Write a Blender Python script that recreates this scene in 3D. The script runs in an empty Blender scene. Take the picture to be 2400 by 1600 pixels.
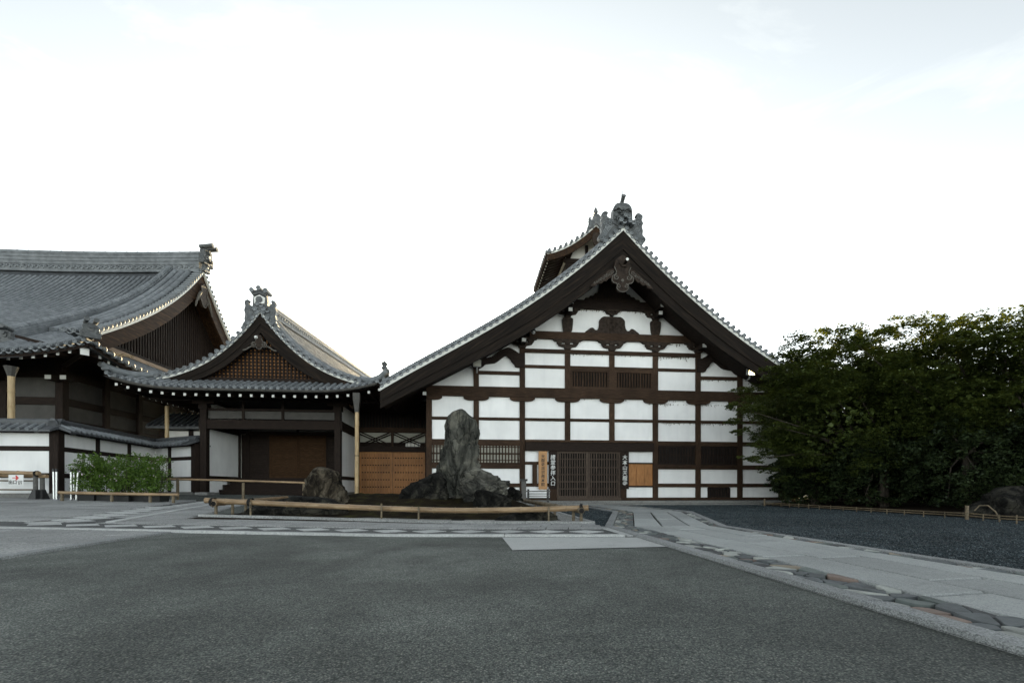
import bpy, bmesh, math, random
import numpy as np
from mathutils import Vector, Matrix, noise
R = math.radians
rnd = random.Random(7)
SC = bpy.context.scene
COL = SC.collection
PI = math.pi

# ------------------------------------------------------------------ camera
CAM_H = .70
FPX, CXP, HYP = 1067., 1200., 1143.
cam = bpy.data.cameras.new('camera'); camo = bpy.data.objects.new('camera', cam); COL.objects.link(camo)
cam.lens = 16.0; cam.sensor_width = 36.; cam.shift_y = (1143 - 800) / 2400
cam.clip_start = .05; cam.clip_end = 6000
camo.location = (0, 0, CAM_H); camo.rotation_euler = (R(90), 0, 0)
SC.camera = camo

# ------------------------------------------------------------------ sky, sun, exposure
SUN_EL, SUN_AZ = R(14.0), R(-5.3)
wd = bpy.data.worlds.new('World'); SC.world = wd; wd.use_nodes = True
wn = wd.node_tree.nodes; wl = wd.node_tree.links
wn.clear()
sky = wn.new('ShaderNodeTexSky'); sky.sky_type = 'NISHITA'; sky.sun_disc = False
sky.sun_elevation = SUN_EL; sky.sun_rotation = SUN_AZ
sky.air_density = .4; sky.dust_density = .25; sky.ozone_density = 1.2; sky.altitude = 50
bg = wn.new('ShaderNodeBackground'); bg.inputs['Strength'].default_value = .10
wo = wn.new('ShaderNodeOutputWorld')
# thin high cloud: veils the blue everywhere and thickens into wisps
vbw = wn.new('ShaderNodeRGBToBW'); wl.new(sky.outputs[0], vbw.inputs[0])
veil = wn.new('ShaderNodeMix'); veil.data_type = 'RGBA'; veil.inputs[0].default_value = .80; wl.new(sky.outputs[0], veil.inputs[6]); wl.new(vbw.outputs[0], veil.inputs[7])
wc_ = wn.new('ShaderNodeTexCoord'); wm_ = wn.new('ShaderNodeMapping'); wm_.inputs['Rotation'].default_value = (R(12), R(-38), R(20)); wm_.inputs['Scale'].default_value = (1.1, 3.0, 6.5)
wz_ = wn.new('ShaderNodeTexNoise'); wz_.inputs['Scale'].default_value = 1.25; wz_.inputs['Detail'].default_value = 9; wz_.inputs['Roughness'].default_value = .62; wz_.inputs['Distortion'].default_value = .7
wr_ = wn.new('ShaderNodeValToRGB'); wr_.color_ramp.elements[0].position = .55; wr_.color_ramp.elements[1].position = .76
wr_.color_ramp.elements[0].color = (1, 1, 1, 1); wr_.color_ramp.elements[1].color = (1.26, 1.23, 1.19, 1)
wx_ = wn.new('ShaderNodeMix'); wx_.data_type = 'RGBA'; wx_.blend_type = 'MULTIPLY'; wx_.inputs[0].default_value = 1
wl.new(wc_.outputs['Generated'], wm_.inputs[0]); wl.new(wm_.outputs[0], wz_.inputs['Vector']); wl.new(wz_.outputs[0], wr_.inputs[0])
wl.new(veil.outputs[2], wx_.inputs[6]); wl.new(wr_.outputs[0], wx_.inputs[7])
wl.new(wx_.outputs[2], bg.inputs[0]); wl.new(bg.outputs[0], wo.inputs[0])
sl = bpy.data.lights.new('sun', 'SUN'); slo = bpy.data.objects.new('sun', sl); COL.objects.link(slo)
sl.energy = 3.2; sl.angle = R(.53); sl.color = (1, .76, .48)
sv = Vector((math.sin(SUN_AZ) * math.cos(SUN_EL), math.cos(SUN_AZ) * math.cos(SUN_EL), math.sin(SUN_EL)))
slo.rotation_euler = sv.to_track_quat('Z', 'Y').to_euler(); slo.location = (0, 40, 30)
SC.view_settings.view_transform = 'Standard'; SC.view_settings.look = 'None'
SC.view_settings.gamma = 1; SC.view_settings.use_curve_mapping = False
SC.view_settings.exposure = 3.27
SC.view_settings.use_white_balance = True
SC.view_settings.white_balance_temperature = 7100; SC.view_settings.white_balance_tint = 1
SC.render.engine = 'CYCLES'
SC.cycles.max_bounces = 7; SC.cycles.diffuse_bounces = 4; SC.cycles.transparent_max_bounces = 8

# ------------------------------------------------------------------ materials
def nodes(name):
    m = bpy.data.materials.new(name); m.use_nodes = True
    t = m.node_tree; b = t.nodes['Principled BSDF']
    return m, t, b
def ramp(t, stops):
    r = t.nodes.new('ShaderNodeValToRGB')
    e = r.color_ramp.elements
    while len(e) < len(stops): e.new(.5)
    for k, (p, c) in enumerate(stops):
        e[k].position = p; e[k].color = (*c, 1) if len(c) == 3 else c
    return r
def coord(t, stretch=(1, 1, 1), kind='Object', rot=(0, 0, 0)):
    c = t.nodes.new('ShaderNodeTexCoord'); m = t.nodes.new('ShaderNodeMapping')
    m.inputs['Scale'].default_value = stretch
    if any(rot):                                                  # turn first, then stretch
        q = t.nodes.new('ShaderNodeMapping'); q.inputs['Rotation'].default_value = rot
        t.links.new(c.outputs[kind], q.inputs[0]); t.links.new(q.outputs[0], m.inputs[0])
    else: t.links.new(c.outputs[kind], m.inputs[0])
    return m
def noise_n(t, vec, scale, detail=6, rough=.55, dist=0.):
    n = t.nodes.new('ShaderNodeTexNoise'); n.inputs['Scale'].default_value = scale
    n.inputs['Detail'].default_value = detail; n.inputs['Roughness'].default_value = rough
    n.inputs['Distortion'].default_value = dist
    t.links.new(vec.outputs[0], n.inputs['Vector']); return n
def mixc(t, fac, a, b, mode='MIX'):
    m = t.nodes.new('ShaderNodeMix'); m.data_type = 'RGBA'; m.blend_type = mode
    for key, v in ((0, fac), (6, a), (7, b)):
        if hasattr(v, 'is_linked') or hasattr(v, 'links'): t.links.new(v, m.inputs[key])
        elif isinstance(v, (int, float)): m.inputs[key].default_value = v
        else: m.inputs[key].default_value = (*v, 1)
    return m.outputs[2]
def mth(t, op, a, b=0.):
    m = t.nodes.new('ShaderNodeMath'); m.operation = op
    for k, v in ((0, a), (1, b)):
        if isinstance(v, (int, float)): m.inputs[k].default_value = v
        else: t.links.new(v, m.inputs[k])
    return m.outputs[0]
def bumpn(t, b, h, strength, dist):
    n = t.nodes.new('ShaderNodeBump'); n.inputs['Strength'].default_value = strength
    n.inputs['Distance'].default_value = dist
    t.links.new(h, n.inputs['Height']); t.links.new(n.outputs[0], b.inputs['Normal'])
def simple(name, stops, scale=4, stretch=(1, 1, 1), detail=7, rough=.8, bump=.3, bdist=.01, bscale=None,
           vary=.0, dist=0., kind='Object', big=None, spec=.4, nrough=.6, rot=(0, 0, 0)):
    """noise colour ramp; vary = per-object brightness change; big = (scale, amount) slow variation"""
    m, t, b = nodes(name)
    v = coord(t, stretch, kind, rot)
    n = noise_n(t, v, scale, detail, nrough, dist)
    col = ramp(t, stops); t.links.new(n.outputs[0], col.inputs[0]); out = col.outputs[0]
    if big:
        v2 = coord(t, (1, 1, 1), kind); n2 = noise_n(t, v2, big[0], 4)
        r2 = ramp(t, [(.3, (1 - big[1],) * 3), (.7, (1 + big[1] * .4,) * 3)]); t.links.new(n2.outputs[0], r2.inputs[0])
        out = mixc(t, 1., out, r2.outputs[0], 'MULTIPLY')
    if vary:
        oi = t.nodes.new('ShaderNodeObjectInfo')
        val = mth(t, 'MULTIPLY_ADD', oi.outputs['Random'], 2 * vary); t.nodes[-1].inputs[2].default_value = 1 - vary
        hs = t.nodes.new('ShaderNodeHueSaturation'); t.links.new(out, hs.inputs['Color']); t.links.new(val, hs.inputs['Value'])
        out = hs.outputs[0]
    t.links.new(out, b.inputs['Base Color'])
    b.inputs['Roughness'].default_value = rough; b.inputs['Specular IOR Level'].default_value = spec
    if bump:
        nb = noise_n(t, v, bscale or scale * 2.5, 8, .65, dist)
        bumpn(t, b, nb.outputs[0], bump, bdist)
    return m
M = {}
M['plaster'] = simple('plaster', [(.22, (.77, .775, .77)), (.42, (.83, .83, .825)), (.7, (.86, .86, .85))], 1.0, (4.5, 4.5, .55), rough=.9, bump=.12, bdist=.004, bscale=30, big=(.9, .11), vary=.045, spec=.2)
M['plaster_shade'] = simple('plaster_deep_shade', [(.3, (.055, .052, .048)), (.7, (.085, .08, .074))], 2, rough=.9, bump=0)  # plaster darkened in colour to stand in for deep shade under eaves
M['plaster_old'] = simple('plaster_old', [(.25, (.60, .58, .54)), (.6, (.72, .70, .66))], 1.6, rough=.9, bump=.12, bdist=.004, bscale=30, big=(.6, .12), spec=.2)
WD = [(.25, (.014, .0085, .006)), (.5, (.042, .025, .016)), (.75, (.098, .058, .034))]
M['wood_v'] = simple('wood_vertical', WD, 5, (14, 14, .7), rough=.72, bump=.5, bdist=.008, vary=.22, big=(.9, .35), spec=.12)
M['wood_h'] = simple('wood_horizontal', WD, 5, (.7, 14, 14), rough=.72, bump=.5, bdist=.008, vary=.22, big=(.9, .35), spec=.12)
WK = [(.3, (.010, .007, .006)), (.55, (.022, .015, .012)), (.8, (.050, .033, .023))]
M['dark_v'] = simple('dark_wood_vertical', WK, 5, (12, 12, .8), rough=.75, bump=.4, bdist=.008, vary=.15, spec=.12)
M['dark_h'] = simple('dark_wood_horizontal', WK, 5, (.8, 12, 12), rough=.75, bump=.4, bdist=.008, vary=.15, spec=.12)
M['dark_y'] = simple('dark_wood_depth', WK, 5, (12, .8, 12), rough=.75, bump=.4, bdist=.008, vary=.15, spec=.12)
M['carved'] = simple('carved_wood', [(.3, (.014, .010, .008)), (.7, (.05, .036, .028))], 9, rough=.7, bump=.5, bdist=.02, bscale=14, spec=.12)
for _n, _a in (('barge_l', R(36)), ('barge_r', R(-36))): M[_n] = simple('weathered_board', [(.30, (.005, .004, .0035)), (.52, (.013, .0095, .0075)), (.68, (.026, .018, .013)), (.80, (.12, .075, .04))], 3.2, (.30, 1, 5), rough=.78, bump=.6, bdist=.01, dist=.6, spec=.12, rot=(0, _a, 0))
M['edge'] = simple('weathered_edge', [(.3, (.07, .064, .056)), (.7, (.15, .14, .125))], 12, rough=.8, bump=.3, bdist=.005, spec=.15)
M['board_sunlit'] = simple('weathered_board_sunlit', [(.3, (.14, .085, .045)), (.7, (.30, .20, .115))], 4, (6, .5, 6), rough=.6, bump=.3, bdist=.005)  # board colour lightened to stand in for sunlight on the gable ledge
M['hafu_side'] = simple('weathered_board_deep', [(.30, (.012, .007, .005)), (.52, (.032, .018, .011)), (.75, (.085, .046, .022))], 3.2, (5, .35, 3), rough=.75, bump=.6, bdist=.01, dist=.6, spec=.12)
M['door_brown'] = simple('dim_door_wood', [(.3, (.022, .012, .006)), (.6, (.060, .032, .016)), (.8, (.10, .055, .027))], 5, (1, 10, 10), rough=.8, bump=.2, bdist=.004, vary=.15, spec=.1)
M['orange_wood'] = simple('orange_wood', [(.25, (.19, .076, .021)), (.5, (.33, .14, .042)), (.8, (.47, .23, .08))], 4, (10, 10, .8), rough=.6, bump=.25, bdist=.004, vary=.18, big=(.8, .3))
M['sign_wood'] = simple('sign_wood', [(.3, (.36, .19, .08)), (.7, (.46, .25, .11))], 5, (16, 16, .6), rough=.6, bump=.15, bdist=.003)
M['lattice'] = simple('lattice_wood', [(.3, (.035, .026, .021)), (.6, (.08, .06, .047)), (.85, (.16, .12, .085))], 5, (10, 10, .8), rough=.75, bump=.3, bdist=.005, vary=.2, spec=.12)
M['grey_wood'] = simple('grey_wood', [(.3, (.06, .058, .055)), (.7, (.15, .145, .135))], 5, (1, 12, 12), rough=.85, bump=.4, bdist=.005)
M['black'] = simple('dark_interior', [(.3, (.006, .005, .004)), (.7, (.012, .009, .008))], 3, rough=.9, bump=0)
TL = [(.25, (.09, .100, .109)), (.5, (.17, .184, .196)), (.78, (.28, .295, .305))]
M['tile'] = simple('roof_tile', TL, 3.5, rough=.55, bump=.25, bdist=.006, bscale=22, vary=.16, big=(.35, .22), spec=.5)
M['tile_pan'] = simple('roof_tile_pan', [(.25, (.035, .038, .042)), (.6, (.075, .08, .086)), (.8, (.12, .125, .13))], 3.5, rough=.5, bump=.3, bdist=.006, bscale=22)  # pans coloured darker to imitate the shadow sides of the cover tiles
M['oni'] = simple('ornament_tile', [(.25, (.032, .035, .037)), (.55, (.088, .093, .095)), (.8, (.17, .172, .168))], 6, rough=.5, bump=.5, bdist=.015, bscale=18, vary=.1)
M['white_paint'] = simple('white_paint', [(.3, (.62, .62, .58)), (.7, (.74, .74, .70))], 3, rough=.8, bump=.1, bdist=.003, big=(.7, .15))
M['white_cap'] = simple('white_end_grain', [(.3, (.66, .66, .63)), (.7, (.78, .78, .75))], 5, rough=.85, bump=0)
M['bamboo'] = simple('bamboo', [(.25, (.16, .10, .055)), (.5, (.29, .195, .11)), (.75, (.42, .31, .19))], 3, (1, 9, 9), rough=.38, bump=.15, bdist=.002, vary=.08, big=(1.3, .35))
M['bamboo_v'] = simple('bamboo_upright', [(.25, (.30, .20, .10)), (.5, (.46, .33, .18)), (.75, (.56, .43, .26))], 3, (9, 9, .8), rough=.5, bump=.15, bdist=.002, vary=.05, big=(1.0, .25))
M['bamboo_old'] = simple('bamboo_aged', [(.25, (.06, .05, .035)), (.5, (.15, .115, .07)), (.75, (.26, .20, .125))], 4, (1, 9, 9), rough=.6, bump=.3, bdist=.003, vary=.15, big=(1.2, .4))
M['rope'] = simple('black_rope', [(.3, (.008, .008, .008)), (.7, (.02, .018, .016))], 30, rough=.9, bump=.5, bdist=.004)
M['steel'] = simple('brushed_steel', [(.3, (.42, .43, .43)), (.7, (.55, .56, .56))], 6, (1, 1, 12), rough=.32, bump=0)
M['steel'].node_tree.nodes['Principled BSDF'].inputs['Metallic'].default_value = .9
M['black_metal'] = simple('black_metal', [(.3, (.012, .012, .012)), (.7, (.03, .03, .03))], 8, rough=.5, bump=.1, bdist=.002)
M['grey_metal'] = simple('grey_metal', [(.3, (.18, .18, .175)), (.7, (.26, .26, .25))], 8, rough=.5, bump=.1, bdist=.002)
M['copper'] = simple('aged_copper', [(.3, (.03, .03, .028)), (.6, (.06, .055, .048)), (.8, (.09, .085, .07))], 8, rough=.55, bump=.2, bdist=.003)
M['paper'] = simple('shoji_paper', [(.3, (.32, .31, .27)), (.7, (.40, .39, .33))], 2, rough=.9, bump=0)
M['ink'] = simple('ink', [(.3, (.010, .009, .008)), (.7, (.02, .018, .016))], 9, rough=.6, bump=0)
M['letter'] = simple('white_lettering', [(.3, (.52, .53, .52)), (.7, (.68, .68, .66))], 9, rough=.7, bump=0)
M['red'] = simple('sign_red', [(.3, (.50, .03, .03)), (.7, (.56, .04, .035))], 3, rough=.5, bump=0)
M['sign_white'] = simple('sign_board', [(.3, (.66, .66, .65)), (.7, (.74, .74, .73))], 3, rough=.5, bump=0)

def granite(name, c0, c1, c2, scale=90, rough=.8, vary=.1, big=(.8, .18), pit=.25):
    m, t, b = nodes(name)
    v = coord(t)
    vo = t.nodes.new('ShaderNodeTexVoronoi'); vo.inputs['Scale'].default_value = scale
    t.links.new(v.outputs[0], vo.inputs['Vector'])
    sp = t.nodes.new('ShaderNodeSeparateColor'); t.links.new(vo.outputs['Color'], sp.inputs[0])
    r = ramp(t, [(.0, c0), (.45, c1), (1., c2)]); t.links.new(sp.outputs[0], r.inputs[0]); out = r.outputs[0]
    n2 = noise_n(t, v, big[0], 5); r2 = ramp(t, [(.3, (1 - big[1],) * 3), (.7, (1 + big[1] * .5,) * 3)])
    t.links.new(n2.outputs[0], r2.inputs[0]); out = mixc(t, 1., out, r2.outputs[0], 'MULTIPLY')
    n3 = noise_n(t, v, 9, 6, .7); r3 = ramp(t, [(.55, (1, 1, 1)), (.75, (.72, .72, .72))])
    t.links.new(n3.outputs[0], r3.inputs[0]); out = mixc(t, 1., out, r3.outputs[0], 'MULTIPLY')
    if vary:
        oi = t.nodes.new('ShaderNodeObjectInfo')
        val = mth(t, 'MULTIPLY_ADD', oi.outputs['Random'], 2 * vary); t.nodes[-1].inputs[2].default_value = 1 - vary
        hs = t.nodes.new('ShaderNodeHueSaturation'); t.links.new(out, hs.inputs['Color']); t.links.new(val, hs.inputs['Value'])
        out = hs.outputs[0]
    t.links.new(out, b.inputs['Base Color']); b.inputs['Roughness'].default_value = rough
    b.inputs['Specular IOR Level'].default_value = .35
    nb = noise_n(t, v, scale * .6, 5, .7); bumpn(t, b, nb.outputs[0], pit, .012)
    return m
M['granite'] = granite('granite_slab', (.235, .248, .247), (.315, .330, .325), (.39, .405, .395), 170, pit=.18, vary=.13)
M['granite_pale'] = granite('granite_pale', (.32, .33, .33), (.43, .44, .435), (.54, .55, .535), 110, vary=.07)
M['granite_paver'] = granite('granite_paver', (.18, .186, .19), (.285, .292, .288), (.39, .392, .382), 80, vary=.14, big=(.5, .25), pit=.5)
M['kerb'] = granite('granite_kerb', (.12, .127, .13), (.225, .235, .235), (.34, .35, .35), 160, vary=.08, pit=.35)
M['concrete'] = granite('pale_screed', (.36, .37, .365), (.42, .43, .42), (.48, .49, .48), 160, vary=0, big=(1.2, .12), pit=.08)
M['foundation'] = granite('foundation_stone', (.13, .13, .125), (.20, .20, .19), (.28, .275, .26), 70, vary=.1, pit=.4)

def aggregate(name, stops, scale, big, bump, bdist, rough=.75, scale2=None):
    m, t, b = nodes(name)
    v = coord(t)
    vo = t.nodes.new('ShaderNodeTexVoronoi'); vo.inputs['Scale'].default_value = scale
    t.links.new(v.outputs[0], vo.inputs['Vector'])
    sp = t.nodes.new('ShaderNodeSeparateColor'); t.links.new(vo.outputs['Color'], sp.inputs[0])
    r = ramp(t, stops); t.links.new(sp.outputs[0], r.inputs[0]); out = r.outputs[0]
    # matrix between the stones
    rd = ramp(t, [(.35, (1, 1, 1)), (.75, (.42, .42, .43))]); t.links.new(vo.outputs['Distance'], rd.inputs[0])
    sc = mth(t, 'MULTIPLY', vo.outputs['Distance'], 1.); t.links.new(sc, rd.inputs[0])
    out = mixc(t, 1., out, rd.outputs[0], 'MULTIPLY')
    for s, a, dst in big:
        n2 = noise_n(t, v, s, 5, .6, dst); r2 = ramp(t, [(.38, (1 - a,) * 3), (.62, (1 + a,) * 3)])
        t.links.new(n2.outputs[0], r2.inputs[0]); out = mixc(t, 1., out, r2.outputs[0], 'MULTIPLY')
    t.links.new(out, b.inputs['Base Color']); b.inputs['Roughness'].default_value = rough
    b.inputs['Specular IOR Level'].default_value = .22
    inv = mth(t, 'SUBTRACT', 1., vo.outputs['Distance'])
    bumpn(t, b, inv, bump, bdist)
    return m
M['asphalt'] = aggregate('exposed_aggregate', [(0, (.058, .068, .062)), (.45, (.118, .132, .122)), (.8, (.172, .186, .170)), (.94, (.23, .237, .212)), (1., (.32, .325, .29))], 135,
                         [(.16, .22, .5), (.45, .26, 1.4), (1.6, .10, .5), (5., .07, 0)], .8, .005)
M['band'] = aggregate('band_aggregate', [(0, (.05, .055, .055)), (.5, (.10, .105, .105)), (1., (.20, .205, .20))], 120, [(.5, .1, 0), (3., .08, 0)], .6, .005)
M['gravel'] = aggregate('gravel', [(0, (.020, .028, .032)), (.5, (.050, .068, .077)), (.85, (.11, .14, .152)), (1., (.22, .26, .27))], 64,
                        [(.4, .14, .3), (2.2, .16, 0)], 1., .03)
M['white_gravel'] = aggregate('white_gravel', [(0, (.25, .25, .24)), (.5, (.42, .42, .40)), (1., (.60, .60, .57))], 60, [(1., .15, 0)], 1., .02)
M['soil'] = simple('dark_soil', [(.3, (.014, .011, .008)), (.7, (.04, .031, .022))], 7, rough=.95, bump=.8, bdist=.03, big=(.6, .3), spec=.05)
M['moss'] = simple('moss', [(.34, (.009, .007, .005)), (.52, (.022, .017, .010)), (.68, (.040, .038, .013)), (.84, (.085, .085, .022))], 3.0, rough=.95, bump=1., bdist=.03, bscale=40, spec=.05)

def rockmat(name, dark, mid, light, lichen, s=1.6, veins=(1, 1, 1), crack=2.6):
    m, t, b = nodes(name)
    v = coord(t, veins)
    n = noise_n(t, v, s, 10, .68, 1.2)
    r = ramp(t, [(.37, dark), (.50, mid), (.62, light)]); t.links.new(n.outputs[0], r.inputs[0]); out = r.outputs[0]
    n2 = noise_n(t, coord(t), 2.3, 8, .7, .4); r2 = ramp(t, [(.52, (0, 0, 0)), (.66, (1, 1, 1))]); t.links.new(n2.outputs[0], r2.inputs[0])
    out = mixc(t, r2.outputs[0], out, lichen)
    vo = t.nodes.new('ShaderNodeTexVoronoi'); vo.feature = 'DISTANCE_TO_EDGE'; vo.inputs['Scale'].default_value = crack
    nv = noise_n(t, v, 3., 5, .6); dv = t.nodes.new('ShaderNodeVectorMath'); dv.operation = 'MULTIPLY_ADD'
    dv.inputs[1].default_value = (.35, .35, .35); t.links.new(nv.outputs['Color'], dv.inputs[0]); t.links.new(v.outputs[0], dv.inputs[2])
    t.links.new(dv.outputs[0], vo.inputs['Vector'])
    r3 = ramp(t, [(.0, (.22, .22, .22)), (.05, (1, 1, 1))]); t.links.new(vo.outputs['Distance'], r3.inputs[0])
    out = mixc(t, .8, out, r3.outputs[0], 'MULTIPLY')
    t.links.new(out, b.inputs['Base Color']); b.inputs['Roughness'].default_value = .9
    b.inputs['Specular IOR Level'].default_value = .12
    nb = noise_n(t, v, s * 3.0, 12, .78, 1.6); hh = mth(t, 'ADD', nb.outputs[0], mth(t, 'MULTIPLY', r3.outputs[0], .25))
    bumpn(t, b, hh, 1., .22)
    return m
M['rock_tall'] = rockmat('standing_stone', (.032, .033, .029), (.11, .111, .096), (.24, .235, .20), (.27, .26, .21), 1.6, (1.6, 1.6, .42), 2.4)
M['rock_grey'] = rockmat('grey_boulder', (.038, .038, .035), (.135, .132, .115), (.32, .31, .265), (.36, .345, .285), 1.9, (1, 1, 1.4), 2.2)
M['rock_dark'] = rockmat('dark_boulder', (.008, .008, .0075), (.024, .0235, .021), (.07, .066, .056), (.11, .103, .08), 2.4)
M['rock_left'] = rockmat('cracked_boulder', (.016, .013, .010), (.062, .050, .036), (.20, .165, .12), (.27, .235, .175), 2.2, (1.3, 1.3, .7), 3.0)

def leafmat(name, c0, c1, trans=.35):
    m, t, b = nodes(name)
    v = coord(t)
    n = noise_n(t, v, 1.1, 3); n2 = t.nodes.new('ShaderNodeTexWhiteNoise')
    g = t.nodes.new('ShaderNodeNewGeometry'); t.links.new(g.outputs['Random Per Island'], n2.inputs['Vector'])
    mixf = mth(t, 'MULTIPLY_ADD', n.outputs[0], .7); t.links.new(mth(t, 'MULTIPLY', n2.outputs[0], .45), t.nodes[-2].inputs[2])
    r = ramp(t, [(.2, c0), (.85, c1)]); t.links.new(mixf, r.inputs[0])
    t.links.new(r.outputs[0], b.inputs['Base Color']); b.inputs['Roughness'].default_value = .55
    b.inputs['Specular IOR Level'].default_value = .3
    tr = t.nodes.new('ShaderNodeBsdfTranslucent'); ms = t.nodes.new('ShaderNodeMixShader')
    ms.inputs[0].default_value = trans
    warm = mixc(t, 1., r.outputs[0], (1.6, 1.35, .5), 'MULTIPLY'); t.links.new(warm, tr.inputs[0])
    o = t.nodes['Material Output']
    t.links.new(b.outputs[0], ms.inputs[1]); t.links.new(tr.outputs[0], ms.inputs[2]); t.links.new(ms.outputs[0], o.inputs[0])
    return m
M['leaf'] = leafmat('maple_leaf', (.026, .042, .011), (.080, .105, .024), .28)
M['leaf_dark'] = leafmat('evergreen_leaf', (.010, .019, .008), (.032, .048, .016), .15)
M['leaf_pot'] = leafmat('bush_clover_leaf', (.040, .080, .016), (.125, .215, .045), .3)
M['bark'] = simple('bark', [(.3, (.02, .016, .012)), (.7, (.07, .056, .042))], 5, (3, 3, .8), rough=.9, bump=.8, bdist=.02)
M['petal'] = simple('petal', [(.3, (.5, .35, .45)), (.7, (.7, .6, .65))], 5, rough=.7, bump=0)
M['pot'] = simple('black_pot', [(.3, (.008, .008, .008)), (.7, (.016, .016, .016))], 5, rough=.6, bump=0)

# ------------------------------------------------------------------ mesh helpers
class MB:
    def __init__(s): s.v = []; s.f = []
    def add(s, vs, fs):
        o = len(s.v); s.v += [tuple(p) for p in vs]; s.f += [tuple(i + o for i in f) for f in fs]; return s
    def box(s, x0, x1, y0, y1, z0, z1):
        if x0 > x1: x0, x1 = x1, x0
        if y0 > y1: y0, y1 = y1, y0
        if z0 > z1: z0, z1 = z1, z0
        return s.add([(x0, y0, z0), (x1, y0, z0), (x1, y1, z0), (x0, y1, z0), (x0, y0, z1), (x1, y0, z1), (x1, y1, z1), (x0, y1, z1)],
                     [(0, 3, 2, 1), (4, 5, 6, 7), (0, 1, 5, 4), (1, 2, 6, 5), (2, 3, 7, 6), (3, 0, 4, 7)])
    def plate(s, pts, y0, y1):
        """outline in (x,z), extruded from y0 (front) to y1"""
        n = len(pts); a = sum(pts[i][0] * pts[(i + 1) % n][1] - pts[(i + 1) % n][0] * pts[i][1] for i in range(n))
        if a < 0: pts = pts[::-1]
        vs = [(p[0], y0, p[1]) for p in pts] + [(p[0], y1, p[1]) for p in pts]
        return s.add(vs, [tuple(range(n)), tuple(range(2 * n - 1, n - 1, -1))] + [(i, i + n, (i + 1) % n + n, (i + 1) % n) for i in range(n)])
    def plate_x(s, pts, x0, x1):
        """outline in (y,z), extruded along x"""
        n = len(pts); a = sum(pts[i][0] * pts[(i + 1) % n][1] - pts[(i + 1) % n][0] * pts[i][1] for i in range(n))
        if a < 0: pts = pts[::-1]
        if x0 < x1: x0, x1 = x1, x0
        vs = [(x0, p[0], p[1]) for p in pts] + [(x1, p[0], p[1]) for p in pts]
        return s.add(vs, [tuple(range(n)), tuple(range(2 * n - 1, n - 1, -1))] + [(i, i + n, (i + 1) % n + n, (i + 1) % n) for i in range(n)])
    def plate_z(s, pts, z0, z1):
        n = len(pts); a = sum(pts[i][0] * pts[(i + 1) % n][1] - pts[(i + 1) % n][0] * pts[i][1] for i in range(n))
        if a < 0: pts = pts[::-1]
        vs = [(p[0], p[1], z1) for p in pts] + [(p[0], p[1], z0) for p in pts]
        return s.add(vs, [tuple(range(n)), tuple(range(2 * n - 1, n - 1, -1))] + [(i, i + n, (i + 1) % n + n, (i + 1) % n) for i in range(n)])
    def tube(s, path, rad, n=10, cap=True, sq=1.):
        P = [Vector(p) for p in path]
        if not isinstance(rad, (list, tuple)): rad = [rad] * len(P)
        vs = []; up = None
        for i, p in enumerate(P):
            d = (P[min(i + 1, len(P) - 1)] - P[max(i - 1, 0)]).normalized()
            if up is None: up = Vector((0, 0, 1)) if abs(d.z) < .9 else Vector((0, 1, 0))
            sd = d.cross(up).normalized(); up = sd.cross(d).normalized()
            for k in range(n):
                a = 2 * PI * k / n
                vs.append(p + (sd * math.cos(a) + up * math.sin(a) * sq) * rad[i])
        fs = [(i * n + k, i * n + (k + 1) % n, (i + 1) * n + (k + 1) % n, (i + 1) * n + k) for i in range(len(P) - 1) for k in range(n)]
        if cap: fs += [tuple(range(n - 1, -1, -1)), tuple(range((len(P) - 1) * n, len(P) * n))]
        return s.add(vs, fs)
    def lathe(s, prof, c=(0, 0, 0), n=16, axis='z'):
        vs = []
        for r, h in prof:
            for k in range(n):
                a = 2 * PI * k / n; x, y = r * math.cos(a), r * math.sin(a)
                q = (x, y, h) if axis == 'z' else (x, -h, y) if axis == 'y' else (h, x, y)
                vs.append((c[0] + q[0], c[1] + q[1], c[2] + q[2]))
        m = len(prof)
        fs = [(i * n + k, i * n + (k + 1) % n, (i + 1) * n + (k + 1) % n, (i + 1) * n + k) for i in range(m - 1) for k in range(n)]
        fs += [tuple(range(n - 1, -1, -1)), tuple(range((m - 1) * n, m * n))]
        return s.add(vs, fs)
    def grid(s, fn, us, vs_):
        W = len(vs_)
        return s.add([fn(u, v) for u in us for v in vs_], [(i * W + j, (i + 1) * W + j, (i + 1) * W + j + 1, i * W + j + 1) for i in range(len(us) - 1) for j in range(W - 1)])
    def mesh(s, name, mat, smooth=False):
        me = bpy.data.meshes.new(name); me.from_pydata(s.v, [], s.f); me.update()
        bm = bmesh.new(); bm.from_mesh(me); bmesh.ops.recalc_face_normals(bm, faces=bm.faces); bm.to_mesh(me); bm.free()
        if smooth:
            me.polygons.foreach_set('use_smooth', [True] * len(me.polygons))
            try: me.set_sharp_from_angle(angle=R(38))
            except Exception: pass
        me.materials.append(M[mat] if isinstance(mat, str) else mat)
        return me
    def build(s, name, mat, parent=None, smooth=False):
        return link(name, s.mesh(name, mat, smooth), parent)
def link(name, me, parent=None, loc=None, rot=None, scale=None):
    o = bpy.data.objects.new(name, me); COL.objects.link(o)
    if parent is not None: o.parent = parent
    if loc is not None: o.location = loc
    if rot is not None: o.rotation_euler = rot
    if scale is not None: o.scale = scale
    return o
def tag(o, label=None, cat=None, group=None, kind=None):
    if label: o['label'] = label
    if cat: o['category'] = cat
    if group: o['group'] = group
    if kind: o['kind'] = kind
    return o
def thing(name, label, cat, loc=(0, 0, 0), rz=0., group=None):
    o = bpy.data.objects.new(name, None); COL.objects.link(o); o.empty_display_size = .3
    o.location = loc; o.rotation_euler = (0, 0, rz)
    return tag(o, label, cat, group)
def box(name, mat, parent, x0, x1, y0, y1, z0, z1): return MB().box(x0, x1, y0, y1, z0, z1).build(name, mat, parent)
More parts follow.
